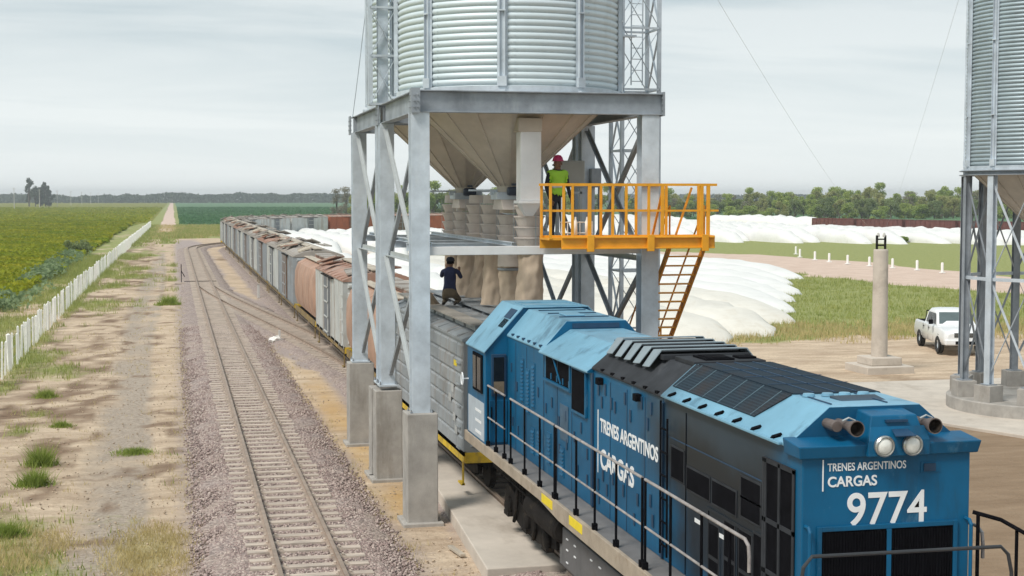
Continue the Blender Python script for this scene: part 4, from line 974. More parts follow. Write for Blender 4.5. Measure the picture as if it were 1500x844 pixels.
# cabinets and white rack on the floor
t = empty('electrical_cabinet', (9.02, 33.2, 5.68), 0, 'beige wall cabinet on a stand beside the middle right silo leg', 'cabinet')
MB().box(-.33, .35, -.14, .14, 1.1, 1.72).build('housing', CABINET, t, bevel=.012); MB().box(-.29, .31, -.165, -.142, 1.14, 1.68).build('door', CABINET, t, bevel=.006)
MB().box(-.3, -.25, -.1, .1, 0, 1.1).box(.25, .30, -.1, .1, 0, 1.1).box(-.3, .3, -.1, .1, .95, 1.0).build('stand', GALV_L, t)
m = MB()
for k in range(5): m.box(-.37, -.33, -.1, .1, 1.2 + k * .1, 1.24 + k * .1)
m.build('cable_gland', BLACK, t)
t = empty('junction_box', (9.72, 33.4, 5.68), 0, 'dark grey rounded box on a thin stand right of the beige cabinet', 'box')
MB().box(-.13, .13, -.1, .1, 1.1, 1.55).build('housing', GALV_D, t, bevel=.03); MB().box(-.12, -.08, -.04, .04, 0, 1.1).box(.08, .12, -.04, .04, 0, 1.1).build('stand', GALV_D, t)
t = empty('white_rack', (8.0, 28.9, 5.74), 0, 'low white rack with upright bottles at the foot of the vest worker', 'rack')
MB().tube([(-.32, 0, .30), (.36, 0, .30)], .014, 6).tube([(-.32, 0, .08), (.36, 0, .08)], .014, 6).build('rail', WHITE_P, t)
for k in range(6): MB().tube([(-.3 + .13 * k, 0, 0), (-.3 + .13 * k, 0, .32)], .012, 6).build('upright', WHITE_P, t)
for x in (-.02, .22): MB().lathe([(.0, .02), (.04, .02), (.04, .3), (.02, .36), (.02, .41), (0, .41)], 12, (x, -.06, 0)).build('bottle', WHITE_P, t, smooth=True)

# lattice towers
def lattice(x0, y0, s, z0, z1, label, step=1.55, leg=.09, brace=.05, m1=GALV, cat='lattice tower', s2=None):
    s2 = s2 or s
    root = empty('lattice_tower', (x0 + s / 2, y0 + s2 / 2, z0), 0, label, cat); O = (x0 + s / 2, y0 + s2 / 2, z0)
    cs = [(x0, y0), (x0 + s, y0), (x0 + s, y0 + s2), (x0, y0 + s2)]
    for x, y in cs: MB().lbar((x, y, z0), (x, y, z1), leg, .012, (0, 1, 0)).build('leg', m1, root, O)
    z = z0; k = 0
    while z < z1 - .2:
        zt = min(z + step, z1)
        for i in range(4):
            a, b_ = cs[i], cs[(i + 1) % 4]
            m = MB(); m.bar((a[0], a[1], z), (b_[0], b_[1], z), brace, .05); m.build('girt', m1, root, O)
            m = MB(); m.bar((a[0], a[1], z), (b_[0], b_[1], zt), brace, .012); m.bar((b_[0], b_[1], z), (a[0], a[1], zt), brace, .012); m.build('cross_brace', m1, root, O)
        z = zt; k += 1
    return root
lt = lattice(11.2, 36.0, .98, 0, 15.2, 'square lattice tower rising right of the twin silos')
LTO = Vector((11.2 + .49, 36.49, 0))
m = MB()
for x in (11.42, 11.72): m.tube([(x, 36.0, 9.4), (x, 36.0, 15.1)], .018, 6)
for z in np.arange(9.5, 15, .28): m.tube([(11.42, 36.0, z), (11.72, 36.0, z)], .012, 5)
m.build('ladder', GALV, lt, tuple(LTO))
m = MB()
for z in (9.1, 10.6): m.box(10.75, 11.5, 35.8, 36.0, z, z + .05).bar((10.9, 35.9, z), (11.2, 35.95, z - .5), .04, .04)
m.build('bracket', GALV, lt, tuple(LTO))
lt2 = lattice(4.46, 33.75, .60, ZB1 + .02, 15.2, 'slim lattice mast standing on the frame between the two silos', 1.1, .10, .06, GALV, 'lattice mast', .35)
MB().hbeam((4.76, 33.92, .01), (4.76, 33.92, 6.4), .24, .2, .014).build('core_column', GALV, lt2, (4.76, 33.925, 0), bevel=.004)

# ------------------------------------------------------------------ silo on the right
RX, RY, RZ = 26.05, 40.15, 7.38; RR = 2.4
RA = [ang(-0) + (-50 + 30 * k) - 8.5 for k in range(12)]
s3 = silo(RX, RY, RZ, RR, 7.6, RA, 'tall corrugated silo cut off by the right edge of the frame', SHEET_D, GALV, -1.9, 2.3, .118)
rf = empty('silo_support_frame', (RX, RY, .42), 0, 'ring of braced steel legs under the silo at the right edge', 'steel frame')
RO = (RX, RY, .42)
def rp_(a, r=RR + .04, z=0): return Vector((RX + math.cos(R(a)) * r, RY + math.sin(R(a)) * r, z))
for i, a in enumerate(RA):
    p = rp_(a, z=.95); q = rp_(a, z=RZ - .18); nrm = (math.cos(R(a)), math.sin(R(a)), 0)
    MB().hbeam(p, q, .21, .20, .014, nrm).build('leg', GALV if i % 12 < 5 else GALV_D, rf, RO)
    MB().box(p.x - .18, p.x + .18, p.y - .18, p.y + .18, .94, .97).build('base_plate', GALV_D, rf, RO)
    p2, q2 = rp_(RA[(i + 1) % 12], z=.95), rp_(RA[(i + 1) % 12], z=RZ - .18)
    for z0, z1 in ((1.2, 4.05), (4.15, 7.0)):
        m = MB(); m.bar((p.x, p.y, z0), (p2.x, p2.y, z1), .07, .012); m.bar((p2.x, p2.y, z0), (p.x, p.y, z1), .012, .07); m.build('cross_brace', GALV_D if i > 4 else GALV, rf, RO)
    m = MB(); m.bar((p.x, p.y, 4.1), (p2.x, p2.y, 4.1), .07, .10); m.build('girt', GALV, rf, RO)
m = MB(); m.lathe([(RR - .1, RZ - .17), (RR + .18, RZ - .17), (RR + .18, RZ - .145), (RR + .06, RZ - .145), (RR + .06, RZ - .045), (RR + .18, RZ - .045), (RR + .18, RZ - .022), (RR - .1, RZ - .022), (RR - .1, RZ - .17)], 72, (RX, RY, 0))
m.build('ring_beam', GALV_D, rf, RO)
m = MB(); m.lathe([(0, .45), (RR + .42, .45), (RR + .45, .42), (RR + .45, -.1)], 72, (RX, RY, 0))
tag(m.build('silo_foundation', CONCRETE, org=(RX, RY, 0)), 'round concrete foundation ring under the right hand silo', 'foundation')
for i, a in enumerate(RA):
    p = rp_(a); m = MB(); m.box(-.30, .30, -.30, .30, 0, .50)
    o = m.build('concrete_pier', CONCRETE, org=(0, 0, 0), bevel=.015); o.location = (p.x, p.y, .44); o.rotation_euler = (0, 0, R(a))
    tag(o, ['square concrete pier nearest the camera on the round foundation', 'square concrete pier at the left edge of the round foundation'][i % 2] if i < 2 else 'square concrete pier standing on the round silo foundation', 'concrete pier', 'piers on the round silo foundation')

# guy wires
def wire(p, q, label, r=.012, sag=.6):
    p, q = Vector(p), Vector(q); pts = [p.lerp(q, t) - Vector((0, 0, sag * 4 * t * (1 - t))) for t in [k / 12 for k in range(13)]]
    m = MB(); m.tube([a - p for a in pts], r, 5); o = m.build('guy_wire', GALV, org=(0, 0, 0)); o.location = p; tag(o, label, 'wire')
wire((11.7, 36.5, 15.1), (117.6, 229, 0.1), 'thin guy wire crossing the sky from the lattice tower towards the grain bags', .007, 2.0)
wire((RX - 2.3, RY, 15), (130, 253, 0.1), 'thin guy wire hanging from the right hand silo down to the field', .006, 1.0)
wire((4.7, 39.3, 8.65), (5.05, 38.1, 12.5), 'thin cable rising from the far left corner of the silo frame', .012, .1)

# ------------------------------------------------------------------ locomotive
LOC = (7.05, 20.5, 0.0)
loco = empty('locomotive', LOC, 0, 'blue diesel freight locomotive with a sooty hood in the right foreground', 'locomotive')
XL, XR, XC = 6.12, 7.98, 7.05
DKZ = 1.87
def LB(m, name, mats, parent=None, bevel=0.0, **k):
    return m.build(name, mats, parent or loco, LOC, bevel=bevel, **k)
# frame, sill and deck
m = MB(); m.box(5.68, 8.42, 12.55, 28.75, DKZ - .03, DKZ); LB(m, 'deck', DECK)
for x0, x1 in ((5.66, 5.72), (8.38, 8.44)):
    m = MB(); m.prism([(12.5, DKZ + .012), (28.8, DKZ + .012), (28.8, 1.68), (22.6, 1.70), (21.4, 1.62), (17.4, 1.62), (16.2, 1.70), (12.5, 1.70)], 'x', x0, x1)
    LB(m, 'side_sill', CREAM, bevel=.008)
for y0, y1 in ((20.05, 20.75), (21.75, 22.42)):
    m = MB(); m.box(5.653, 5.66, y0, y1, 1.715, 1.85); LB(m, 'yellow_marking', PATCH)
m = MB(); m.box(6.2, 7.9, 12.8, 28.6, 1.15, DKZ - .04); LB(m, 'main_frame', DARK)
m = MB(); m.box(5.75, 8.35, 12.42, 12.56, 1.0, DKZ); LB(m, 'end_beam', CREAM, bevel=.01)
# bogies
def bogie(yc):
    b_ = bpy.data.objects.new('bogie', None); COL.objects.link(b_); b_.parent = loco; b_.location = (0, yc - 20.5, 0); O = (XC, yc, 0)
    for sx in (-1, 1):
        x = XC + sx * .86; m = MB(); m.prism([(-1.95, .95), (-1.7, 1.15), (-.5, .95), (.5, .95), (1.7, 1.15), (1.95, .95), (1.95, .70), (1.4, .62), (.6, .52), (-.6, .52), (-1.4, .62), (-1.95, .70)], 'x', x - .07, x + .07)
        m.v = [(a, b2 + yc, c) for a, b2, c in m.v]; m.build('side_frame', DARK, b_, O, bevel=.01)
        for dy in (-1.45, 0, 1.45):
            m = MB(); m.lathe([(.0, -.05), (.10, -.05), (.16, -.03), (.18, .0), (.17, .06), (0, .07)], 14, (x + sx * .12, yc + dy, .76), 'x'); m.box(x - .02, x + sx * .16, yc + dy - .17, yc + dy + .17, .58, .66); m.build('axle_box', DARK, b_, O)
            m = MB(); m.lathe([(.10, -.065), (.40, -.065), (.46, -.06), (.46, .035), (.49, .045), (.49, .065), (.10, .065)], 28, (XC + sx * .53, yc + dy, .76), 'x'); m.build('wheel', DARK, b_, O)
        m = MB()
        for dy in (-.75, .72): m.tube([(x + sx * .1, yc + dy, 1.30), (x + sx * .12, yc + dy + .05, .8), (x + sx * .1, yc + dy + .3, .55)], .035, 7).box(x - .04, x + .1, yc + dy - .15, yc + dy + .15, .95, 1.25)
        m.tube([(x + sx * .14, yc - 1.8, 1.32), (x + sx * .16, yc - 1.2, 1.22), (x + sx * .16, yc, 1.28), (x + sx * .14, yc + 1.8, 1.3)], .022, 6)
        m.build('brake_gear', DARK, b_, O)
        for dy in (-.7, .7):
            m = MB()
            for k in range(6): m.lathe([(.055, k * .045), (.085, k * .045 + .01), (.085, k * .045 + .025), (.055, k * .045 + .035)], 10, (x, yc + dy, .95))
            m.build('coil_spring', DARK, b_, O)
bogie(25.2); bogie(15.9)
m = MB(); m.prism([(5.92, 1.36), (8.18, 1.36), (8.18, .75), (7.95, .50), (6.15, .50), (5.92, .75)], 'y', 18.3, 22.3); tank = LB(m, 'fuel_tank', mat('grimy grey tank paint', (0.12, 0.12, 0.125), .7, 0, .3, 2, dirt=((.06, .05, .045), .4, 2, (1, 1, 1))), bevel=.02)
for y in np.arange(18.6, 22.2, .45):
    for z in (.85, 1.05, 1.22): LB(MB().box(5.905, 5.918, y, y + .10, z, z + .02), 'weld_mark', LETTER, tank) if (rnd.random() < .55) else None
m = MB(); m.lathe([(0, -1.1), (.2, -1.08), (.23, -1.0), (.23, 1.0), (.2, 1.08), (0, 1.1)], 16, (6.0, 23.2, 1.28), 'y'); LB(m, 'air_reservoir', DARK, smooth=False)

# hood shell sections: cross-section with a chamfer between side and flat roof
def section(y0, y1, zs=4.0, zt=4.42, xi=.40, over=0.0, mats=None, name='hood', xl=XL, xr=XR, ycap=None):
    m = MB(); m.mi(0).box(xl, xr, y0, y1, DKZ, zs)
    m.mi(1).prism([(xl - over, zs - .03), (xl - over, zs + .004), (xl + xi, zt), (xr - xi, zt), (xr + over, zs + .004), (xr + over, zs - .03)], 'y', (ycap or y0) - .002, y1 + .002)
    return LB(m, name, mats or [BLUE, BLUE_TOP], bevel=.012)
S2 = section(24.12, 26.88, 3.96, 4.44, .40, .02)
S3 = section(21.10, 24.10, 3.94, 4.30, .46, .10)
S4 = section(17.86, 21.08, 4.00, 4.36, .40, .03, [BLUE, SOOT])
S5 = section(13.56, 17.84, 4.02, 4.40, .42, .03, ycap=13.86)
# near end face of the taller second section has a shallow recess line
LB(MB().box(6.62, 7.45, 24.09, 24.109, 4.32, 4.40), 'vent_slot', BLUE_DK, S2)
for sec, y_, zs_, zt_, xi_, ov_ in ((S2, 24.12, 3.96, 4.44, .40, .02), (S3, 21.10, 3.94, 4.30, .46, .10), (S5, 13.86, 4.02, 4.40, .42, .03)):
    m = MB(); m.prism([(XL - ov_ + .006, zs_ - .02), (XL - ov_ + .006, zs_ + .004), (XL + xi_ + .004, zt_ - .006), (XR - xi_ - .004, zt_ - .006), (XR + ov_ - .006, zs_ + .004), (XR + ov_ - .006, zs_ - .02)], 'y', y_ - .010, y_ - .0025)
    LB(m, 'end_plate', BLUE, sec)
# roof seams / ribs on section 2 and hinges
for y in (24.9, 25.7, 26.4): LB(MB().box(6.6, 7.5, y - .02, y + .02, 4.442, 4.456), 'roof_seam', BLUE_DK, S2)
for y in np.arange(24.3, 26.8, .42):
    LB(MB().box(6.10, 6.16, y, y + .10, 3.985, 4.02), 'hinge', BLUE_DK, S2)
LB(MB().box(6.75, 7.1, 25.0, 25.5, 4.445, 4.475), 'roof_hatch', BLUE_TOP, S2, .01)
# ---- cab
m = MB()
cabp = [(5.69, DKZ), (5.69, 3.64), (6.40, 4.46), (7.70, 4.46), (8.41, 3.64), (8.41, DKZ)]
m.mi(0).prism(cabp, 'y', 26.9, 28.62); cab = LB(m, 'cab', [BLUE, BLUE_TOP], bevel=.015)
m = MB()
for side in (0, 1):
    pts = [(5.66, 3.62), (5.66, 3.65), (6.40, 4.475), (6.42, 4.462)]
    if side: pts = [(2 * XC - a, b2) for a, b2 in pts]
    m.prism(pts, 'y', 26.86, 28.66)
m.box(6.40, 7.70, 26.86, 28.66, 4.463, 4.482)
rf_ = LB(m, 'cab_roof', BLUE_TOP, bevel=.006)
nx, nz = -.757, .653     # outward normal of the left roof slope
def slope(t, y, o=0.0):   # t 0..1 up the left slope
    return (5.66 + .74 * t + nx * o, y, 3.65 + .825 * t + nz * o)
for k in range(4):
    p, q = slope(.52, 27.05 + k * .10, .006), slope(.70, 27.05 + k * .10, .006); LB(MB().bar(p, q, .035, .012, (nx, 0, nz)), 'vent_slot', BLACK, rf_)
LB(MB().hexa([slope(.72, 27.0, .0), slope(.72, 27.5, .0), slope(.92, 27.5, 0), slope(.92, 27.0, 0), slope(.72, 27.0, .014), slope(.72, 27.5, .014), slope(.92, 27.5, .014), slope(.92, 27.0, .014)]), 'roof_vent', BLUE_DK, rf_)
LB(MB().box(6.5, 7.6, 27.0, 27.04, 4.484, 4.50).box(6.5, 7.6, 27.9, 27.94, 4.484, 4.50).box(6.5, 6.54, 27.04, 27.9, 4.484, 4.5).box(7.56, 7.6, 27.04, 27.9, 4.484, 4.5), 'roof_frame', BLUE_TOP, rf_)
# cab front window/door facing the camera, left of the hood
def framed(x0, x1, z0, z1, y, name='window', parent=None):
    w = LB(MB().box(x0, x1, y - .035, y - .002, z0, z1), name, BLUE_DK, parent or cab, .015)
    LB(MB().box(x0 + .045, x1 - .045, y - .042, y - .036, z0 + .06, z1 - .06), 'pane', GLASS, w)
    LB(MB().box(x0 + .045, x1 - .045, y - .047, y - .042, z0 + .06, z0 + .28), 'sun_blind', CLOTH_K, w)
    return w
framed(5.80, 6.09, 2.80, 3.60, 26.9, 'front_window')
door = LB(MB().box(5.76, 6.11, 26.872, 26.898, DKZ + .05, 2.72), 'door', BLUE, cab, .008)
LB(MB().tube([(5.80, 26.85, 2.3), (5.80, 26.85, 2.6)], .012, 6), 'handle', BLACK, door)
w = LB(MB().box(5.655, 5.69, 27.1, 27.95, 2.82, 3.56), 'side_window', BLACK, cab, .012)
LB(MB().box(5.648, 5.655, 27.16, 27.89, 2.88, 3.50), 'pane', GLASS, w)
LB(MB().box(5.64, 5.655, 27.52, 27.56, 2.86, 3.52), 'frame_bar', BLACK, w)
gp = LB(MB().box(5.683, 5.69, 27.0, 28.5, DKZ + .05, 2.65), 'pale_panel', mat('pale grey cab panel', (0.44, 0.50, 0.56), .5, 0, .12, 3), cab)
for k, (z, h) in enumerate(((2.42, .10), (2.22, .10), (2.0, .12))): LB(MB().box(5.679, 5.683, 27.25, 27.8, z, z + h * .5), 'stencil', LETTER, gp)
m = MB(); m.lathe([(.12, -.012), (.135, 0), (.12, .012), (.105, 0), (.12, -.012)], 20, (5.56, 28.50, 2.95), 'x'); m.tube([(5.56, 28.50, 2.83), (5.56, 28.50, 3.07)], .012, 6).tube([(5.69, 28.50, 2.95), (5.56, 28.50, 2.95)], .015, 6); LB(m, 'mirror', LETTER)

# ---- side details on the left face of the hood
def side(y0, y1, z0, z1, name, mt, parent, d=.012, bevel=0.0, x=XL): return LB(MB().box(x - d, x - .0005, y0, y1, z0, z1), name, mt, parent, bevel)
def louvre_panel(y0, y1, z0, z1, n_, parent, rows=1):
    p = side(y0, y1, z0, z1, 'louvre_panel', BLUE, parent, .012, .003)
    h = (z1 - z0 - .06) / n_
    for k in range(n_):
        z = z0 + .03 + k * h; m = MB(); m.prism([(XL - .013, z), (XL - .030, z + .004), (XL - .013, z + h * .75)], 'y', y0 + .03, y1 - .03); LB(m, 'louvre', BLUE, p)
for y0, z0, z1 in ((25.55, 2.85, 3.65), (25.12, 2.7, 3.5), (24.72, 2.85, 3.65)): louvre_panel(y0, y0 + .24, z0, z1, 11, S2)
for y0, z0, z1 in ((24.75, 2.02, 2.5), (24.3, 2.05, 2.55)): louvre_panel(y0, y0 + .26, z0, z1, 7, S2)
for y0, z0, z1 in ((23.6, 2.05, 2.6), (22.75, 2.0, 2.5)): louvre_panel(y0, y0 + .26, z0, z1, 7, S3)
# vertical door seams
for y, s_ in ((24.11, S2), (25.35, S2), (26.2, S2), (23.2, S3), (22.3, S3), (21.09, S3), (20.2, S4), (19.4, S4), (18.6, S4)):
    side(y - .012, y + .012, DKZ + .02, 3.88, 'door_seam', BLUE_DK, s_, .006)
# two heavier frame ribs as in the photograph
for y, s_ in ((21.09, S4), (17.85, S5)): side(y - .045, y + .045, DKZ + .02, 3.92, 'frame_rib', BLUE_DK, s_, .03, .005)
def latches(lst, s_):
    for y, z in lst:
        side(y, y + .07, z, z + .17, 'door_latch', BLUE_DK, s_, .016, .004)
latches([(26.5, 3.3), (26.05, 3.0), (25.95, 2.2), (24.45, 3.1), (24.4, 2.3), (26.4, 2.3)], S2)
latches([(23.9, 2.9), (23.5, 3.05), (23.05, 2.8), (22.55, 2.5), (22.1, 2.7), (21.7, 2.9), (21.35, 2.55), (23.0, 2.35), (21.9, 2.2), (21.35, 2.15), (22.6, 2.95)], S3)
latches([(20.75, 3.62), (20.4, 3.66), (20.58, 3.45), (20.1, 3.50), (19.92, 3.47), (19.45, 3.66), (19.2, 3.45), (18.7, 3.70), (18.3, 3.68), (18.45, 3.45), (20.75, 2.2), (20.5, 2.38), (20.3, 2.2), (20.0, 2.42), (19.5, 2.35), (19.3, 2.55), (18.85, 2.35), (18.6, 2.2), (18.3, 2.45), (18.2, 2.2), (20.72, 2.0), (19.0, 2.05)], S4)
# recessed window openings under the awning of section 3, with a slanted stay
op = side(22.30, 23.96, 3.50, 3.88, 'opening', BLACK, S3, .004)
side(22.28, 23.98, 3.46, 3.50, 'opening_sill', BLUE, op, .05, .004); side(22.26, 22.31, 3.46, 3.92, 'opening_post', BLUE, op, .05)
for k in range(4): side(22.42 + k * .38, 22.46 + k * .38, 3.52, 3.62, 'opening_bar', BLUE, op, .02)
LB(MB().bar((XL - .05, 23.3, 3.90), (XL - .03, 22.9, 3.52), .02, .02), 'stay', BLUE, op)
pn = side(21.38, 22.20, 3.18, 3.92, 'dark_panel', BLUE, S3, .045, .006); LB(MB().box(XL - .05, XL - .046, 21.43, 22.15, 3.23, 3.87), 'panel_mesh', BLACK, pn)
side(22.5, 23.0, 2.62, 3.2, 'grey_door', mat('greyed blue door paint', (0.05, 0.10, 0.16), .6, 0, .2, 3), S3, .012, .004)
# small marker lamps below the eave of section 4
for y in (20.55, 18.75):
    l_ = LB(MB().box(XL - .09, XL - .001, y, y + .14, 3.80, 3.90), 'marker_lamp', BLACK, S4, .008)
# section 4 roof: pale louvre slats across, then a sooty stack plate with hatch
lv = LB(MB().box(6.42, 7.68, 18.75, 21.0, 4.355, 4.42), 'louvre_box', SOOT, S4)
for k in range(5):
    y = 18.85 + k * .43; m = MB(); m.hexa([(6.44, y, 4.47), (7.66, y, 4.47), (7.66, y + .34, 4.44), (6.44, y + .34, 4.44), (6.44, y, 4.49), (7.66, y, 4.49), (7.66, y + .34, 4.46), (6.44, y + .34, 4.46)]); m.hexa([(6.26, y, 4.25), (6.44, y, 4.47), (6.44, y + .34, 4.44), (6.28, y + .34, 4.22), (6.245, y, 4.26), (6.43, y, 4.49), (6.43, y + .34, 4.46), (6.265, y + .34, 4.23)]); m.hexa([(7.84, y, 4.25), (7.66, y, 4.47), (7.66, y + .34, 4.44), (7.82, y + .34, 4.22), (7.855, y, 4.26), (7.67, y, 4.49), (7.67, y + .34, 4.46), (7.835, y + .34, 4.23)])
    LB(m, 'louvre_slat', SLAT, lv, .006)
LB(MB().box(6.55, 7.55, 17.9, 18.65, 4.355, 4.42), 'stack_plate', SOOT, S4, .01)
LB(MB().box(6.75, 7.15, 18.0, 18.5, 4.42, 4.445).box(6.80, 7.10, 18.05, 18.45, 4.445, 4.455), 'exhaust_stack', BLACK, S4, .004)
LB(MB().box(7.25, 7.50, 18.1, 18.35, 4.42, 4.45), 'roof_hatch', BLACK, S4, .01)
for y in np.arange(18.0, 21, .5): LB(MB().box(6.09, 6.15, y, y + .12, 4.00, 4.035), 'hinge', BLACK, S4)
# ladder irons by the radiator section
m = MB()
m.tube([(XL - .06, 17.78, DKZ + .1), (XL - .06, 17.78, 3.95)], .014, 6).tube([(XL - .06, 17.52, DKZ + .1), (XL - .06, 17.52, 3.75)], .014, 6)
for z in np.arange(2.1, 3.9, .30): m.tube([(XL - .06, 17.78, z), (XL - .06, 17.52, z)], .013, 6)
LB(m, 'ladder', BLACK)
# ---- radiator section: mesh screen over chamfer and roof
MESHM = bpy.data.materials.new('radiator wire mesh'); MESHM.use_nodes = True
n = MESHM.node_tree; N = n.nodes.new; L = n.links.new; b = n.nodes['Principled BSDF']; b.inputs['Roughness'].default_value = .9; b.inputs['Specular IOR Level'].default_value = .15
tc = N('ShaderNodeTexCoord'); br = N('ShaderNodeTexBrick'); br.offset = 0; br.inputs['Color1'].default_value = (.014, .024, .036, 1); br.inputs['Color2'].default_value = (.007, .012, .019, 1); br.inputs['Mortar'].default_value = (.03, .048, .066, 1)
br.inputs['Scale'].default_value = 1; br.inputs['Mortar Size'].default_value = .007; br.inputs['Brick Width'].default_value = .032; br.inputs['Row Height'].default_value = .032
L(tc.outputs['Object'], br.inputs['Vector'])
nz = N('ShaderNodeTexNoise'); nz.inputs['Scale'].default_value = 2.2; nz.inputs['Detail'].default_value = 6; L(tc.outputs['Object'], nz.inputs['Vector'])
mr = N('ShaderNodeMapRange'); mr.inputs['From Min'].default_value = .48; mr.inputs['From Max'].default_value = .72; mr.inputs['To Max'].default_value = .55; L(nz.outputs['Fac'], mr.inputs['Value'])
mx = N('ShaderNodeMix'); mx.data_type = 'RGBA'; mx.inputs['B'].default_value = (.05, .036, .03, 1); L(mr.outputs[0], mx.inputs['Factor']); L(br.outputs['Color'], mx.inputs['A']); L(mx.outputs['Result'], b.inputs['Base Color'])
chn = Vector((-.38, 0, .42)).normalized()
def ch(t, y, o=0.0):  # along chamfer of section 5, t 0 at the eave 1 at the roof
    return (XL - .03 + (.45) * t - abs(chn.x) * o * 1.0, y, 4.024 + .376 * t + chn.z * o)
YM0, YM1 = 15.05, 17.75
m = MB(); m.hexa([ch(.28, YM0, .004), ch(.28, YM1, .004), ch(1.0, YM1, .004), ch(1.0, YM0 - .28, .004), ch(.28, YM0, .016), ch(.28, YM1, .016), ch(1.0, YM1, .016), ch(1.0, YM0 - .28, .016)])
ms = LB(m, 'chamfer_screen', MESHM, S5)
for k in range(6):
    y = YM0 + .1 + k * .5; LB(MB().bar(ch(.28, y, .02), ch(1.0, y - .12, .02), .010, .008, tuple(chn)), 'screen_bar', mat('dusty blue screen bar', (.10, .16, .20), .6, 0, .2, 4) if k == 0 else MATS['dusty blue screen bar'], ms)
m = MB(); m.box(6.56, 7.54, 14.80, YM1, 4.402, 4.418); ts = LB(m, 'roof_screen', MESHM, S5)
for x in (6.80, 7.05, 7.30): LB(MB().box(x - .007, x + .007, 14.8, YM1, 4.418, 4.426), 'screen_bar', BLUE_DK, ts)
for y in (15.5, 16.2, 16.9): LB(MB().box(6.56, 7.54, y - .006, y + .006, 4.427, 4.432), 'screen_bar', BLUE_DK, ts)
m = MB(); m.hexa([(2 * XC - a, b2, c) for a, b2, c in (ch(.28, YM0, .004), ch(.28, YM1, .004), ch(1.0, YM1, .004), ch(1.0, YM0 - .28, .004), ch(.28, YM0, .016), ch(.28, YM1, .016), ch(1.0, YM1, .016), ch(1.0, YM0 - .28, .016))]); LB(m, 'chamfer_screen', MESHM, S5)
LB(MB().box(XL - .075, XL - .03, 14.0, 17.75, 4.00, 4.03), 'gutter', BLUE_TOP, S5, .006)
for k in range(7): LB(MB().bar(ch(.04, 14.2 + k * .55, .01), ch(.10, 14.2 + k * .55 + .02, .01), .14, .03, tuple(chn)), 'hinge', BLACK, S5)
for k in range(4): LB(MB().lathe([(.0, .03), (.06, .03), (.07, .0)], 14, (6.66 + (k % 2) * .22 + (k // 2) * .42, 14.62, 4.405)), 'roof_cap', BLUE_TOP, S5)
[LB(MB().box(x, x + .02, 14.0, 14.75, 4.402, 4.412), 'roof_seam', BLUE_DK, S5) for x in (6.62, 7.25)]
# sooty lower doors, dark screens
for y0, y1, z0, z1 in ((17.05, 17.50, 3.02, 3.40), (16.15, 16.92, 2.98, 3.24), (15.32, 16.05, 2.98, 3.24), (14.62, 15.16, 3.24, 3.45), (14.62, 15.16, 3.02, 3.22)):
    fr_ = side(y0 - .025, y1 + .025, z0 - .025, z1 + .025, 'screen', SOOT, S5, .010, .003); LB(MB().box(XL - .0125, XL - .0102, y0, y1, z0, z1), 'screen_mesh', BLACK, fr_)
for y0, y1, z0, z1 in ((15.85, 16.15, 2.35, 2.72), (15.85, 16.15, 1.95, 2.3), (15.35, 15.65, 2.45, 2.85), (15.35, 15.65, 1.95, 2.4), (14.85, 15.2, 2.42, 2.85), (14.85, 15.2, 1.95, 2.37), (14.55, 14.78, 2.1, 2.9)):
    fr_ = side(y0 - .025, y1 + .025, z0 - .025, z1 + .025, 'screen', SOOT, S5, .010, .003); LB(MB().box(XL - .0125, XL - .0102, y0, y1, z0, z1), 'screen_mesh', BLACK, fr_)
side(15.78, 16.22, 1.92, 2.80, 'screen_door', BLUE, S5, .004); side(14.55, 16.22, 2.86, 2.90, 'belt_rail', BLUE, S5, .012)
for y in (16.98, 16.18, 15.25, 14.58): side(y - .012, y + .012, DKZ + .02, 3.9 if y > 16.9 else 2.86, 'door_seam', BLACK, S5, .006)
side(14.58, 17.8, 3.50, 3.515, 'panel_seam', BLUE_DK, S5, .005)
gd = side(13.72, 14.52, 2.0, 3.78, 'end_grille', BLACK, S5, .008)
for y in (13.72, 14.08, 14.44, 14.50): side(y, y + .05, 2.0, 3.78, 'grille_bar', SOOT, gd, .02)
for z in (2.0, 2.55, 3.10, 3.74): side(13.72, 14.54, z, z + .05, 'grille_bar', SOOT, gd, .02)
for y, z in ((16.4, 2.62), (15.6, 2.62)): side(y, y + .25, z, z + .05, 'notice', LETTER, S5, .006)
# ---- nose end
NY = 13.56
fg = LB(MB().box(6.33, 7.79, NY - .014, NY - .001, DKZ + .1, 3.18), 'front_grille', BLACK, S5)
for k in range(46):
    x = 6.35 + k * 1.42 / 45; m = MB(); m.box(x - .006, x + .006, NY - .030, NY - .014, DKZ + .12, 3.16); LB(m, 'grille_fin', BLUE_DK if 0 else BLACK, fg)
LB(MB().box(7.04, 7.09, NY - .036, NY - .014, DKZ + .1, 3.18), 'grille_post', BLUE, fg)
LB(MB().box(6.28, 6.33, NY - .03, NY - .001, DKZ + .1, 3.23).box(7.79, 7.84, NY - .03, NY - .001, DKZ + .1, 3.23).box(6.33, 7.79, NY - .03, NY - .001, 3.18, 3.23), 'grille_frame', BLUE, fg, .005)
# brim: ledge that runs across the nose above the lettering
m = MB(); m.hexa([(6.07, NY - .05, 3.93), (8.04, NY - .05, 3.93), (8.04, 13.9, 3.93), (6.07, 13.9, 3.93), (6.045, NY - .08, 4.06), (8.065, NY - .08, 4.06), (8.065, 13.9, 4.10), (6.045, 13.9, 4.10)])
LB(m, 'brim', BLUE, S5, .012)
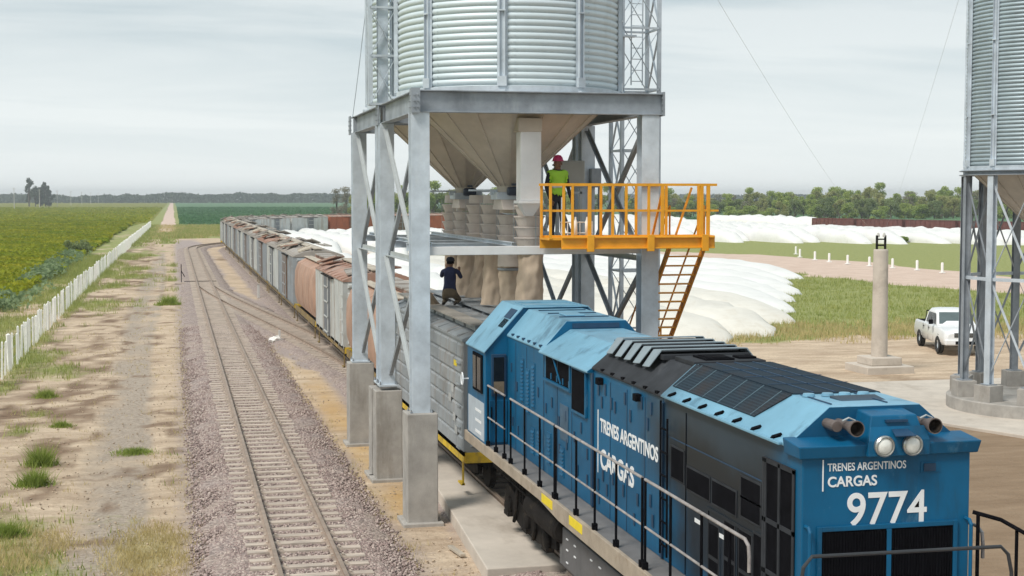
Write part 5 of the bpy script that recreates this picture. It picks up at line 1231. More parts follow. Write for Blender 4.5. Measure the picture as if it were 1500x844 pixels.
# cut-back nose top is modelled as the section end at NY plus a proud hood block with twin lamps
m = MB(); m.hexa([(6.78, NY - .07, 4.05), (7.46, NY - .07, 4.05), (7.46, 14.2, 4.05), (6.78, 14.2, 4.05), (6.86, NY - .01, 4.34), (7.36, NY - .01, 4.34), (7.38, 14.5, 4.425), (6.84, 14.5, 4.425)])
hb = LB(m, 'lamp_housing', [BLUE], S5, .012)
m = MB(); m.hexa([(6.78, NY - .115, 3.94), (7.46, NY - .115, 3.94), (7.46, NY - .052, 3.94), (6.78, NY - .052, 3.94), (6.78, NY - .115, 4.10), (7.46, NY - .115, 4.10), (7.42, NY - .062, 4.24), (6.82, NY - .062, 4.24)]); LB(m, 'lamp_plate', BLUE, hb, .008)
for x in (6.94, 7.25):
    h_ = LB(MB().lathe([(.085, 0), (.105, -.0), (.109, -.04), (.095, -.055), (.088, -.04)], 32, (x, NY - .118, 4.05), 'y'), 'headlight', CHROME, S5, smooth=False)
    LB(MB().lathe([(.0, -.054), (.045, -.05), (.088, -.036), (.089, -.015)], 32, (x, NY - .118, 4.05), 'y'), 'lens', LAMP, h_, smooth=True)
LB(MB().hexa([(7.02, NY - .22, 4.155), (7.25, NY - .22, 4.155), (7.22, NY - .08, 4.20), (7.05, NY - .08, 4.20), (7.02, NY - .22, 4.163), (7.25, NY - .22, 4.163), (7.22, NY - .08, 4.21), (7.05, NY - .08, 4.21)]), 'lamp_visor', BLUE_DK, hb)
LB(MB().box(7.0, 7.24, NY - .06, NY - .02, 4.275, 4.30), 'handhold', BLUE_DK, hb)
for sx, x in ((-1, 6.64), (1, 7.50)):
    h_ = LB(MB().lathe([(.072, -.12), (.082, -.12), (.082, -.09), (.06, .02), (.05, .05), (.045, .36), (0, .36)], 22, (x, NY - .02, 4.235), 'y'), 'horn', HORN, S5)
    LB(MB().lathe([(.0, -.03), (.045, -.04), (.068, -.116)], 22, (x, NY - .02, 4.235), 'y'), 'horn_mouth', DARK, h_)
    LB(MB().tube([(x - .07, NY + .05, 4.29), (x, NY + .05, 4.32), (x + .07, NY + .05, 4.29)], .010, 6), 'clamp', GALV_L, h_)
    if sx < 0: LB(MB().lathe([(.0, -.02), (.055, -.02), (.06, .05), (.05, .28), (0, .28)], 16, (x - .13, NY + .06, 4.235), 'y'), 'horn_body', HORN, h_)
LB(MB().box(7.45, 7.58, NY - .02, NY - .001, 3.75, 3.83), 'vent', BLUE_DK, S5)
LB(MB().box(7.42, 7.64, NY - .008, NY - .001, 3.74, 3.845), 'vent_plate', BLUE, S5)
# corner handholds on the nose
for x in (6.16, 7.94):
    LB(MB().tube([(x, NY, 3.24), (x, NY - .08, 3.24), (x, NY - .11, 3.20), (x, NY - .11, 2.3), (x, NY, 2.25)], .020, 8), 'handhold', BLUE, S5)

# ---- lettering
def lettering(body, p0, xd, width, height, name='lettering', bold=.03, parent=None, mt=None):
    cu = bpy.data.curves.new('lettering', 'FONT'); cu.body = body; cu.offset = bold; cu.extrude = .004 / max(height, .05); cu.resolution_u = 6
    to = bpy.data.objects.new('lettering', cu); COL.objects.link(to)
    dg = bpy.context.evaluated_depsgraph_get(); dg.update(); me = bpy.data.meshes.new_from_object(to.evaluated_get(dg))
    bpy.data.objects.remove(to)
    co = np.empty(len(me.vertices) * 3); me.vertices.foreach_get('co', co); co = co.reshape(-1, 3)
    mn, mxx = co.min(0), co.max(0); s_ = (co - mn) / (mxx - mn + 1e-9)
    xd = Vector(xd); nrm = xd.cross(Vector((0, 0, 1)))
    out = np.array(p0)[None] - np.array(LOC)[None] + s_[:, :1] * width * np.array(xd)[None] + s_[:, 1:2] * height * np.array([0, 0, 1])[None] + (s_[:, 2:3] * .005 + .002) * np.array(nrm)[None]
    me.vertices.foreach_set('co', out.ravel()); me.materials.clear(); me.materials.append(mt or LETTER); me.update()
    o = bpy.data.objects.new(name, me); COL.objects.link(o); o.parent = parent or loco
    return o
lettering('TRENES ARGENTINOS', (6.39, NY, 3.79), (1, 0, 0), .865, .082, bold=.012, parent=S5)
lettering('CARGAS', (6.395, NY, 3.628), (1, 0, 0), .54, .108, bold=.022, parent=S5)
lettering('9774', (6.61, NY, 3.215), (1, 0, 0), .885, .345, 'running_number', .012, S5)
LB(MB().box(6.335, 6.348, NY - .006, NY - .001, 3.59, 3.91), 'lettering_bar', LETTER, S5)
lettering('TRENES ARGENTINOS', (XL, 20.70, 3.09), (0, -1, 0), 2.66, .205, bold=.022, parent=S4)
lettering('CARGAS', (XL, 20.68, 2.55), (0, -1, 0), 1.62, .30, bold=.026, parent=S4)
LB(MB().box(XL - .006, XL - .001, 20.80, 20.835, 2.46, 3.40), 'lettering_bar', LETTER, S4)

# ---- handrails
HX = 5.72
def stanchion(y, x=HX, top=3.02): LB(MB().tube([(x, y, DKZ), (x, y, top)], .018, 7).box(x - .035, x + .035, y - .035, y + .035, DKZ, DKZ + .10), 'stanchion', BLACK)
PALE_RAIL = mat('worn pale handrail', (0.34, 0.31, 0.30), .5, .2, .3, 5, dirt=((.06, .055, .055), .36, 6, (1, 1, 1)))
def rail_run(y0, y1, posts, x=HX, curve=False):
    m = MB(); m.tube([(x, y0, 3.02), (x, y1, 3.02)] if not curve else [(x, y0, 3.02), (x, y1 + .12, 3.02), (x, y1 + .02, 2.97), (x, y1, 2.85), (x, y1, 2.70)], .020, 8); m.tube([(x, y0, 2.42), (x, y1, 2.42)], .016, 7); LB(m, 'handrail', PALE_RAIL)
    for y in posts: stanchion(y, x)
for sx in (HX, 2 * XC - HX):
    rail_run(26.8, 25.38, (26.8, 26.1, 25.40), sx); rail_run(24.92, 21.86, (24.9, 23.85, 22.8, 21.86), sx); rail_run(21.78, 17.48, (21.78, 20.6, 19.62, 18.6, 17.48), sx); rail_run(17.36, 13.95, (17.36, 16.4, 15.35, 14.5), sx, True)
# nose platform rails
m = MB(); m.tube([(5.70, 12.66, DKZ), (5.71, 12.66, 2.9), (5.735, 12.66, 3.07), (5.82, 12.66, 3.17), (7.80, 12.66, 3.16), (7.88, 12.66, 3.08), (7.92, 12.66, 2.9), (7.94, 12.66, DKZ)], .019, 8); LB(m, 'end_handrail', mat('dark handrail paint', (.03, .032, .036), .4, 0, .2, 5))
m = MB(); m.tube([(8.02, 13.56, 3.30), (8.25, 13.4, 3.24), (8.38, 13.1, 3.14), (8.40, 12.9, 3.0), (8.40, 12.85, DKZ)], .022, 8); m.tube([(8.34, 13.25, 3.18), (8.34, 13.25, DKZ)], .018, 7); m.tube([(8.06, 13.52, 3.28), (8.06, 13.52, DKZ)], .020, 7); LB(m, 'corner_handrail', BLACK)
# coupler at cab end
LB(MB().box(6.85, 7.25, 28.7, 29.3, .95, 1.25).box(6.78, 7.32, 29.2, 29.5, .92, 1.28), 'coupler', DARK, bevel=.03)
LB(MB().tube([(6.5, 28.75, 1.2), (6.48, 28.95, 1.0), (6.52, 29.15, .85), (6.6, 29.3, .9)], .025, 7), 'brake_hose', DARK)

# ------------------------------------------------------------------ wagons
def wheelset(m, y, z=.72, r=.42):
    for sx in (-1, 1): m.lathe([(.0, -.05), (r, -.06), (r, .03), (r + .03, .04), (r + .03, .06), (0, .06)], 18, (sx * .53, y, z), 'x')
    m.tube([(-.6, y, z), (.6, y, z)], .06, 6)
def wagon_under(root, Lh, sill):
    MB().box(-1.18, 1.18, -Lh, Lh, .95, 1.12).build('underframe', DARK, root)
    for sx in (-1, 1): MB().box(sx * 1.22 - .03, sx * 1.22 + .03, -Lh, Lh, .98, 1.22).build('side_sill', sill, root)
    for e in (-1, 1):
        MB().box(-1.22, 1.22, e * Lh - .04, e * Lh + .04, .98, 1.2).build('end_sill', YEL_SILL if sill is SILL_D else sill, root)
        MB().box(-.12, .12, e * Lh, e * (Lh + .36), .82, 1.0).box(-.17, .17, e * (Lh + .28), e * (Lh + .40), .78, 1.04).build('coupler', DARK, root)
        b_ = MB()
        for sx in (-1, 1): b_.prism([(-1.0, .80), (-.5, .95), (.5, .95), (1.0, .80), (1.0, .64), (.35, .55), (-.35, .55), (-1.0, .64)], 'x', sx * .78 - .05, sx * .78 + .05)
        b_.box(-.75, .75, -.15, .15, .6, .9); b_.v = [(x, y + e * (Lh - 1.6), z) for x, y, z in b_.v]; bo = b_.build('bogie', DARK, root)
        for dy in (-.8, .8):
            m = MB(); wheelset(m, e * (Lh - 1.6) + dy); m.build('wheelset', DARK, bo)
        for sx in (-1, 1): MB().box(sx * 1.2 - .04, sx * 1.2 + .04, e * (Lh - .5) - .2, e * (Lh - .5) + .2, .45, .49).box(sx * 1.2 - .02, sx * 1.2 + .02, e * (Lh - .5) - .2, e * (Lh - .5) - .16, .45, 1.0).build('step', sill, root)
def roof_mesh(Lh, ze, zp, m, root, ribs=9, hw=1.28):
    k = MB().prism([(-hw, ze - .05), (-hw, ze), (-hw * .6, ze + (zp - ze) * .72), (0, zp), (hw * .6, ze + (zp - ze) * .72), (hw, ze), (hw, ze - .05)], 'y', -Lh - .03, Lh + .03)
    for i in range(ribs):
        y = -Lh + 2 * Lh * (i + .5) / ribs
        for sx in (-1, 1):
            k.hexa([(sx * hw, y - .04, ze + .002), (sx * hw, y + .04, ze + .002), (sx * .30, y + .04, zp - .03), (sx * .30, y - .04, zp - .03), (sx * hw, y - .04, ze + .04), (sx * hw, y + .04, ze + .04), (sx * .30, y + .04, zp + .03), (sx * .30, y - .04, zp + .03)])
    return k.build('roof', m, root)
def boxcar(label, paint, roofm, doorm, style, sill=SILL_D, Lh=5.1, ze=3.58, zp=3.86, lids=3, seed=0):
    rg = random.Random(seed)
    root = empty('box_wagon', (0, 0, 0), 0, label, 'freight wagon')
    m = MB(); m.box(-1.25, 1.25, -Lh, Lh, 1.12, ze - .04)
    if style == 'brick':      # pressed panels laid like courses of brick
        rows = 7; h = (ze - .1 - 1.2) / rows
        for sx in (-1, 1):
            for r in range(rows):
                z = 1.2 + r * h; y = -Lh + (.0 if r % 2 else -.35)
                while y < Lh - .05:
                    a, b_ = max(y, -Lh) + .02, min(y + .95, Lh) - .02
                    if b_ - a > .12: m.hexa([(sx * 1.249, a, z + .02), (sx * 1.249, b_, z + .02), (sx * 1.249, b_, z + h - .015), (sx * 1.249, a, z + h - .015), (sx * 1.285, a + .02, z + .045), (sx * 1.285, b_ - .02, z + .045), (sx * 1.275, b_ - .02, z + h - .05), (sx * 1.275, a + .02, z + h - .05)])
                    y += .97
    elif style == 'posts':
        for sx in (-1, 1):
            for i in range(13):
                y = -Lh + .06 + (2 * Lh - .12) * i / 12; m.box(min(sx * 1.249, sx * 1.30), max(sx * 1.249, sx * 1.30), y - .05, y + .05, 1.14, ze - .06)
    elif style == 'sheet':
        for sx in (-1, 1):
            for i in range(8):
                y = -Lh + .03 + (2 * Lh - .06) * i / 7; m.box(min(sx * 1.249, sx * 1.27), max(sx * 1.249, sx * 1.27), y - .03, y + .03, 1.14, ze - .06)
    for e in (-1, 1):         # corrugated end
        for k in range(7):
            z = 1.3 + k * .33; m.hexa([(-1.1, e * Lh, z), (1.1, e * Lh, z), (1.1, e * Lh, z + .2), (-1.1, e * Lh, z + .2), (-1.05, e * (Lh + .07), z + .06), (1.05, e * (Lh + .07), z + .06), (1.05, e * (Lh + .07), z + .13), (-1.05, e * (Lh + .07), z + .13)])
    m.build('body', paint, root)
    wagon_under(root, Lh, sill); ro = roof_mesh(Lh, ze, zp, roofm, root)
    for sx in (-1, 1):
        for y, w in (((-.2, .75), (.9, .5)) if style == 'posts' else ((0.1, .8),)):
            if style == 'brick': break
            d = MB().box(min(sx * 1.26, sx * 1.345), max(sx * 1.26, sx * 1.345), y - w, y + w, 1.22, ze - .12).build('door', doorm, root)
            k = MB()
            for q in range(4): z = 1.3 + q * .58; k.box(min(sx * 1.345, sx * 1.375), max(sx * 1.345, sx * 1.375), y - w, y + w, z, z + .05)
            k.box(min(sx * 1.345, sx * 1.375), max(sx * 1.345, sx * 1.375), y - w, y - w + .06, 1.22, ze - .12).box(min(sx * 1.345, sx * 1.375), max(sx * 1.345, sx * 1.375), y + w - .06, y + w, 1.22, ze - .12).build('door_frame', paint, d)
        MB().box(min(sx * 1.26, sx * 1.36), max(sx * 1.26, sx * 1.36), -1.9, 2.0, ze - .12, ze - .07).build('door_track', DARK, root) if style != 'brick' else None
        k = MB()
        for q in range(5): z = 1.25 + q * .45; k.bar((sx * 1.30, -Lh + .12, z), (sx * 1.30, -Lh + .52, z), .025, .025)
        k.build('ladder', paint, root)
    # running board down the ridge and stray hatch lids
    k = MB(); k.box(-.22, .22, -Lh, Lh, zp + .06, zp + .10)
    for i in range(8): k.box(-.2, .2, -Lh + .4 + i * 1.3, -Lh + .46 + i * 1.3, zp - .02, zp + .06)
    k.build('roof_walk', PLANK if style != 'brick' else W_GREY, root)
    for i in range(int(lids * 2)):
        y = rg.uniform(-Lh + .8, Lh - .8); sx = rg.choice((-1, -1, 1)); tl = rg.uniform(-.08, .28)
        lid = MB().box(-.42, .42, -.55, .55, 0, .035).box(-.42, .42, -.5, -.42, .035, .07).box(-.42, .42, .42, .5, .035, .07).build('hatch_lid', rg.choice((W_ROOF, PLANK, W_ROOFR, roofm)), root)
        lid.location = (sx * rg.uniform(.55, .95), y, zp + rg.uniform(.0, .07)); lid.rotation_euler = (rg.uniform(-.1, .1), sx * (tl + .18) , rg.uniform(-.7, .7)); lid.scale = (rg.uniform(.5, 1.1), rg.uniform(.6, 1.3), 1)
    return root
def hopper_wagon(label, paint, Lh=5.1):
    root = empty('hopper_wagon', (0, 0, 0), 0, label, 'freight wagon')
    pr = [(-.75, 1.12), (-1.18, 1.35), (-1.29, 1.75), (-1.31, 2.35), (-1.28, 2.95), (-1.14, 3.34), (-.75, 3.56), (0, 3.64), (.75, 3.56), (1.14, 3.34), (1.28, 2.95), (1.31, 2.35), (1.29, 1.75), (1.18, 1.35), (.75, 1.12)]
    n_ = len(pr); st_ = [(-Lh + .15, .72), (-Lh + .28, .97), (-Lh + .5, 1.0), (Lh - .5, 1.0), (Lh - .28, .97), (Lh - .15, .72)]; vs = []
    for y, s_ in st_: vs += [(x * (s_ * .5 + .5), y, 2.4 + (z - 2.4) * s_) for x, z in pr]
    fs = [(i * n_ + k, i * n_ + (k + 1) % n_, (i + 1) * n_ + (k + 1) % n_, (i + 1) * n_ + k) for i in range(len(st_) - 1) for k in range(n_)] + [tuple(range(n_))[::-1], tuple((len(st_) - 1) * n_ + k for k in range(n_))]
    k = MB().add(vs, fs)
    for y in (-3.1, 0.0, 3.1):
        for i in range(n_ - 1):
            a, b_ = pr[i], pr[i + 1]; k.bar((a[0] * 1.004, y, a[1]), (b_[0] * 1.004, y, b_[1]), .015, .05, (0, 1, 0))
    smooth_by_angle(k.build('body', paint, root), 30)
    wagon_under(root, Lh, SILL_D)
    k = MB(); k.box(-.3, .3, -Lh + .6, Lh - .6, 3.64, 3.74); k.build('hatch_coaming', W_ROOFR, root)
    for y in (-3.2, -1.1, 1.1, 3.2): MB().box(-.36, .36, y - .8, y + .8, 3.74, 3.79).build('hatch_lid', W_ROOF, root)
    for sx in (-1, 1):
        k = MB(); k.box(min(sx * .45, sx * .85), max(sx * .45, sx * .85), -Lh + .5, Lh - .5, 3.62, 3.65); k.build('roof_walk', PLANK, root)
    for e in (-1, 1):
        k = MB()
        for x in (-.9, .9): k.bar((x, e * (Lh - .1), 1.1), (x * .8, e * (Lh - .2), 3.3), .06, .06)
        for q in range(6): k.bar((-.9, e * (Lh - .08), 1.3 + q * .35), (-.5, e * (Lh - .08), 1.3 + q * .35), .025, .025)
        k.build('end_frame', SILL_D, root)
        MB().prism([(e * (Lh - .2), 2.6), (e * (Lh - 1.5), 1.15), (e * (Lh - .9), 1.15)], 'x', -.9, .9).build('end_slope', paint, root)
    return root
KA = boxcar('grey box wagon with brick like pressed side panels under the loading spouts', W_GREY, W_GREY, W_DOOR, 'brick', sill=YEL_SILL, lids=0, seed=1)
for k in range(8):       # raised hatch frames with grey lids on the wagon being loaded
    y = -4.5 + k * 1.25
    f = MB().box(.10, .98, y - .5, y + .5, 3.76, 3.90).box(-.98, -.30, y - .5, y + .5, 3.74, 3.86).build('hatch_frame', W_GREY, KA)
    MB().box(.06, 1.02, y - .42, y + .46, 3.90, 3.93).build('hatch_lid', W_PALE if k % 2 else W_GREY, f)
MB().box(-1.10, -.72, -5.1, 5.1, 3.865, 3.90).build('roof_walk', mat('pale worn running board', (.40, .37, .33), .9, 0, .15, 2), KA)
MB().box(-1.288, -1.286, -4.55, -4.2, 2.95, 3.07).build('yellow_marking', PATCH, KA)
for z, y in ((1.75, -4.4), (2.35, -4.2), (2.1, -3.9), (1.5, -4.6)): MB().box(-1.292, -1.289, y, y + .3, z, z + .18).build('stencil', mat('faded stencil paint', (.42, .43, .43), .8, 0, .2, 6) if z == 1.75 else MATS['faded stencil paint'], KA)
KB = hopper_wagon('terracotta pink hopper wagon with bulging sides, half hidden behind the silo legs', W_PINK)
KC = boxcar('pale grey box wagon with a rusty red roof, just left of the silo legs', W_PALE, W_ROOFR, W_DOOR, 'sheet', lids=2, seed=3)
KE = boxcar('weathered grey box wagon with brown door posts behind the second pink hopper wagon', W_GREY, W_ROOF, W_DOORB, 'posts', lids=4, seed=5)
KF = boxcar('pale grey sheeted box wagon', W_PALE, W_ROOF, W_DOOR, 'sheet', lids=4, seed=6)
KG = boxcar('grey brown box wagon', W_GREY, W_ROOFR, W_DOORB, 'posts', lids=3, seed=7)
KR = boxcar('orange red box wagon', W_ORANGE, W_ROOFR, W_DOORB, 'sheet', lids=1, seed=8)
usedw = set()
def put_wagon(proto, s, path, label, group=None):
    o = proto if id(proto) not in usedw else copy_tree(proto); usedw.add(id(proto))
    (x, y), (dx, dy) = path.at(s); o.location = (x, y, .02); o.rotation_euler = (0, 0, math.atan2(dy, dx) - math.pi / 2)
    if label: o['label'] = label
    if group: o['group'] = group
    return o
off = 4.0    # path starts at y=4
put_wagon(KA, 34.95 - off, pM, None); put_wagon(KB, 46.0 - off, pM, None); put_wagon(KC, 57.05 - off, pM, None)
put_wagon(KB, 68.1 - off, pM, 'terracotta pink hopper wagon between two grey box wagons, left of the silo legs'); put_wagon(KE, 79.1 - off, pM, None)
seq = [(KF, 'pale grey sheeted box wagon'), (KG, 'grey brown box wagon'), (KF, 'pale grey sheeted box wagon'), (KE, 'weathered grey box wagon')]
ordw = ['sixth', 'seventh', 'eighth', 'ninth', 'tenth', 'eleventh', 'twelfth', 'thirteenth', 'fourteenth', 'fifteenth']
s = 90.1
for i in range(9):
    p, nm = seq[i % 4]; put_wagon(p, s - off, pM, nm + ' on the straight, ' + ordw[i] + ' behind the locomotive', None); s += 11.0
FARW = [KF, KF, KF, KF, KR, KG, KR]
i = 0
while s - off < pM.len - 6 and i < 7:
    p = FARW[i]
    put_wagon(p, s - off, pM, {id(KF): 'small pale grey box wagon on the far curve of the train', id(KR): 'small orange red box wagon on the far curve, seen between the silo legs', id(KG): 'small grey brown box wagon on the far curve between two orange red ones'}[id(p)], 'wagons on the far curve'); s += 11.0; i += 1
# dark red open wagons standing in the distance on the right
def gondola():
    root = empty('open_wagon', (0, 0, 0), 0, 'dark brown red open wagon in the distant rake behind the grain bags', 'freight wagon', 'dark red wagons in the distance')
    m = MB(); Lh = 6.0
    for sx in (-1, 1):
        m.box(min(sx * 1.2, sx * 1.27), max(sx * 1.2, sx * 1.27), -Lh, Lh, 1.1, 2.55)
        for k in range(11): y = -Lh + .05 + (2 * Lh - .1) * k / 10; m.box(min(sx * 1.27, sx * 1.34), max(sx * 1.27, sx * 1.34), y - .06, y + .06, 1.1, 2.5)
        m.box(min(sx * 1.19, sx * 1.33), max(sx * 1.19, sx * 1.33), -Lh, Lh, 2.55, 2.64)
    for e in (-1, 1): m.box(-1.2, 1.2, e * Lh - .04, e * Lh + .04, 1.1, 2.6)
    m.box(-1.2, 1.2, -Lh, Lh, 1.05, 1.15); m.build('body', W_RED, root)
    wagon_under(root, Lh, DARK); return root
gp_ = gondola(); ax, ay, bx, by = 119.0, 259.0, 139.0, 176.0; ln = math.hypot(bx - ax, by - ay)
for k in range(7):
    o = gp_ if k == 0 else copy_tree(gp_); t_ = (6.5 + 12.9 * k) / ln; o.location = (ax + (bx - ax) * t_, ay + (by - ay) * t_, 0); o.rotation_euler = (0, 0, math.atan2(by - ay, bx - ax) - math.pi / 2)

# ------------------------------------------------------------------ white grain bags
def grain_bag(x, y, L, heading, r, h, label, group, seed, m=BAG, ripple=1.0, nose=9.0):
    rg = np.random.default_rng(seed + 900); ns, na = max(26, int(L / 1.1)), 15; vs = []
    ph = rg.uniform(0, 6.28, 8)
    for i in range(ns + 1):
        t = i / ns; d = t * L
        e = min(1.0, (d / nose)) if d < nose else min(1.0, (L - d) / 4.0 + .05)
        tap = max(.03, math.sin(min(1, e) * math.pi / 2) ** .62)
        lump = 1 + ripple * (.05 * math.sin(d * .9 + ph[0]) + .04 * math.sin(d * 2.1 + ph[1]) + .04 * rg.normal())
        hh = h * tap * lump; rr = r * (.35 + .65 * tap) * (1 + ripple * .03 * math.sin(d * .7 + ph[2])); wob = .12 * math.sin(d * .21 + ph[3])
        for k in range(na):
            a = math.pi * k / (na - 1); c, s_ = math.cos(a), math.sin(a)
            cr = 1 + ripple * (.03 * math.sin(5 * a + d * 1.7 + ph[4]) + .02 * math.sin(9 * a - d * 2.9 + ph[5]))
            vs.append((wob + rr * math.copysign(abs(c) ** .8, c) * cr, d, hh * (s_ ** .75 if s_ > 0 else 0) * cr - .02))
    fs = [(i * na + k, i * na + k + 1, (i + 1) * na + k + 1, (i + 1) * na + k) for i in range(ns) for k in range(na - 1)]
    fs += [tuple(range(na)), tuple(ns * na + k for k in range(na))[::-1]]
    o = MB().add(vs, fs).build('grain_bag', m, smooth=True); o.location = (x, y, 0); o.rotation_euler = (0, 0, heading)
    tag(o, label, 'grain bag', group); return o
NEARL = ['low crumpled grain bag ending beside the locomotive roof, nearest of the heap', 'dusty grain bag with a torn looking tip above the sand, second of the near heap', 'long white grain bag whose tip points at the concrete post base', 'white grain bag tapering on the grass beside the near heap', 'white grain bag with weeds at its tip in the middle of the near heap', 'white grain bag behind the weed gap of the near heap', 'smooth white grain bag reaching towards the pink road', 'last white grain bag of the near heap, its tip on the grass below the road']
for i, (x, y, L) in enumerate(((23.0, 61.5, 62), (26.6, 64.3, 66), (30.6, 70.6, 66), (33.6, 77.5, 60), (37.0, 85.5, 60), (40.4, 92.0, 56), (44.2, 101.5, 50), (48.2, 109.0, 44))):
    grain_bag(x, y, L, R(5.0 + (.8 * i)), 2.7, 1.25 if i > 1 else 1.2, NEARL[i], None, i, BAG_D if i < 3 else BAG, 1.2 if i < 2 else .55, 6 if i < 2 else 10)
for i, (x, y, L) in enumerate(((19.6, 78, 52), (16.0, 84, 46), (12.8, 92, 40))):
    grain_bag(x, y, L, R(3), 1.6, 1.7, ['white grain bag seen just right of the canvas sleeves', 'white grain bag seen between the silo legs behind the seated worker', 'white grain bag lying closest to the wagons behind the silo legs'][i], None, 20 + i)
for i in range(8):
    grain_bag(13.5 + 3.6 * i, 150 + 6 * (i % 3) + 3.0 * i, 66 - 3.0 * i, R(2), 1.6, 1.9, 'white grain bag in the second field of bags behind the silo legs', 'grain bags in the second field behind the silo legs', 40 + i)
for i in range(26):
    x = 56 + 3.9 * i + rnd.uniform(-.4, .4); y = 214 - max(0, (x - 56)) * .62 + (5 if i % 4 == 1 else 0) + (9 if i % 5 == 2 else 0)
    if x > 122: y = max(y, 176 + (x - 122) * .4)
    L = 95 + rnd.uniform(-14, 14)
    if x > 106: L = min(L, 259 - max(0, x - 119) * 4.15 - 7 - y)
    if x > 128 or L < 12: continue
    grain_bag(x, y, L, R(1.5), 1.75, 2.0 if x < 106 else 1.5, 'long white grain bag in the far field beyond the pink road', 'grain bags in the far field beyond the road', 70 + i)
for i in range(9):
    grain_bag(78 + 4.3 * i, 304 + 3 * (i % 3), 60, R(1), 1.9, 2.0, 'white grain bag in the last row before the wood', 'grain bags in the last row before the wood', 130 + i)
for i in range(3):
    grain_bag(124.5 + 3.4 * i, 282 - 3 * i, 26, R(28), 2.0, 2.6, 'tall white grain bag left of the dark red wagons', 'tall bags left of the dark red wagons', 150 + i)

# white bollards along the road bend
for i, (px, py) in enumerate(((1166, 372.5), (1172, 377), (1194, 381), (1215, 384), (1242, 387), (1274, 390), (1308, 393), (1344, 396), (1381, 400))):
    D = 6.55 * 2150 / (py - 289); kx = (px - 750) / 2150; m = MB(); m.lathe([(.0, .92), (.10, .90), (.12, .8), (.12, 0)], 12); m.box(-.2, .2, -.2, .2, 0, .08)
    o = m.build('bollard', WHITE_P); o.location = (D * (STH + kx * CTH), D * (CTH - kx * STH), 0)
    tag(o, 'small white bollard on the grass edge of the pink road bend', 'bollard', 'white bollards along the road')
# concrete post with steel head
t = empty('concrete_post', (25.9, 50.6, 0), 0, 'tall round concrete post on a stepped block with a steel bracket on top', 'post')
m = MB(); m.lathe([(.30, .55), (.30, 1.0), (.27, 4.55), (.25, 4.6), (0, 4.6)], 28); m.build('shaft', CONC_L, t, smooth=False)
MB().box(-.95, .95, -.95, .95, -.1, .26).build('footing', CONC_L, t, bevel=.03); MB().box(-.62, .62, -.62, .62, .26, .56).build('plinth', CONC_L, t, bevel=.03)
m = MB()
for sx in (-1, 1): m.box(sx * .17 - .025, sx * .17 + .025, -.05, .05, 4.6, 5.12)
m.box(-.2, .2, -.03, .03, 4.72, 4.78).box(-.2, .2, -.03, .03, 4.95, 5.0); m.build('head_bracket', DARK, t)
for x in (-.12, .12): MB().lathe([(.05, 5.05), (.06, 5.12), (.045, 5.2), (0, 5.24)], 10, (x, 0, 0)).build('insulator', POLEM, t)
smooth_by_angle(t.children[0], 30)

# white pickup truck
tk = empty('pickup_truck', (32.55, 57.2, 0), R(-15), 'white double cab pickup truck parked on the sand by the right silo', 'pickup truck')
def TB(m, name, mt, parent=None, bevel=0.0, **k): return m.build(name, mt, parent or tk, bevel=bevel, **k)
# local: front at -y
m = MB()
def loft(secs):   # secs: list of (y, [(x,z)...]) mirrored right half from bottom to top centre
    vs = []; n_ = None
    for y, hp in secs:
        ring = [(-x, y, z) for x, z in hp] + [(x, y, z) for x, z in hp[::-1]]; n_ = len(ring); vs += ring
    fs = [(i * n_ + k, i * n_ + (k + 1) % n_, (i + 1) * n_ + (k + 1) % n_, (i + 1) * n_ + k) for i in range(len(secs) - 1) for k in range(n_)]
    fs += [tuple(range(n_))[::-1], tuple((len(secs) - 1) * n_ + k for k in range(n_))]
    return vs, fs
low = lambda w, zb, zt, cr=.04: [(w * .93, zb), (w, zb + .12), (w * 1.01, (zb + zt) / 2), (w * .96, zt - .06), (w * .90, zt), (w * .45, zt + cr)]
vs, fs = loft([(-2.55, low(.72, .48, .88)), (-2.42, low(.86, .42, .98)), (-2.0, low(.90, .40, 1.06)), (-1.25, low(.91, .38, 1.10)), (-1.05, low(.91, .38, 1.12, .01)), (2.45, low(.91, .42, 1.12, .0)), (2.52, low(.88, .46, 1.10, 0))])
body = TB(MB().add(vs, fs), 'body', WHITE); smooth_by_angle(body, 28)
cabr = lambda w, zt, cr=.03: [(w + .10, 1.10), (w + .02, zt - .10), (w - .06, zt), (w * .5, zt + cr)]
vs, fs = loft([(-1.18, [(.84, 1.10), (.83, 1.13), (.8, 1.15), (.4, 1.17)]), (-.52, cabr(.66, 1.66)), (-.3, cabr(.68, 1.74)), (.55, cabr(.68, 1.76)), (.92, cabr(.66, 1.66)), (1.05, [(.80, 1.10), (.78, 1.13), (.72, 1.15), (.4, 1.16)])])
cb = TB(MB().add(vs, fs), 'cab', WHITE); smooth_by_angle(cb, 28)
TB(MB().hexa([(-.72, -1.10, 1.19), (.72, -1.10, 1.19), (.60, -.575, 1.64), (-.60, -.575, 1.64), (-.72, -1.13, 1.20), (.72, -1.13, 1.20), (.60, -.60, 1.655), (-.60, -.60, 1.655)]), 'windscreen', mat('greenish windscreen', (.10, .13, .135), .08, 0, .1, 2, coat=.5))
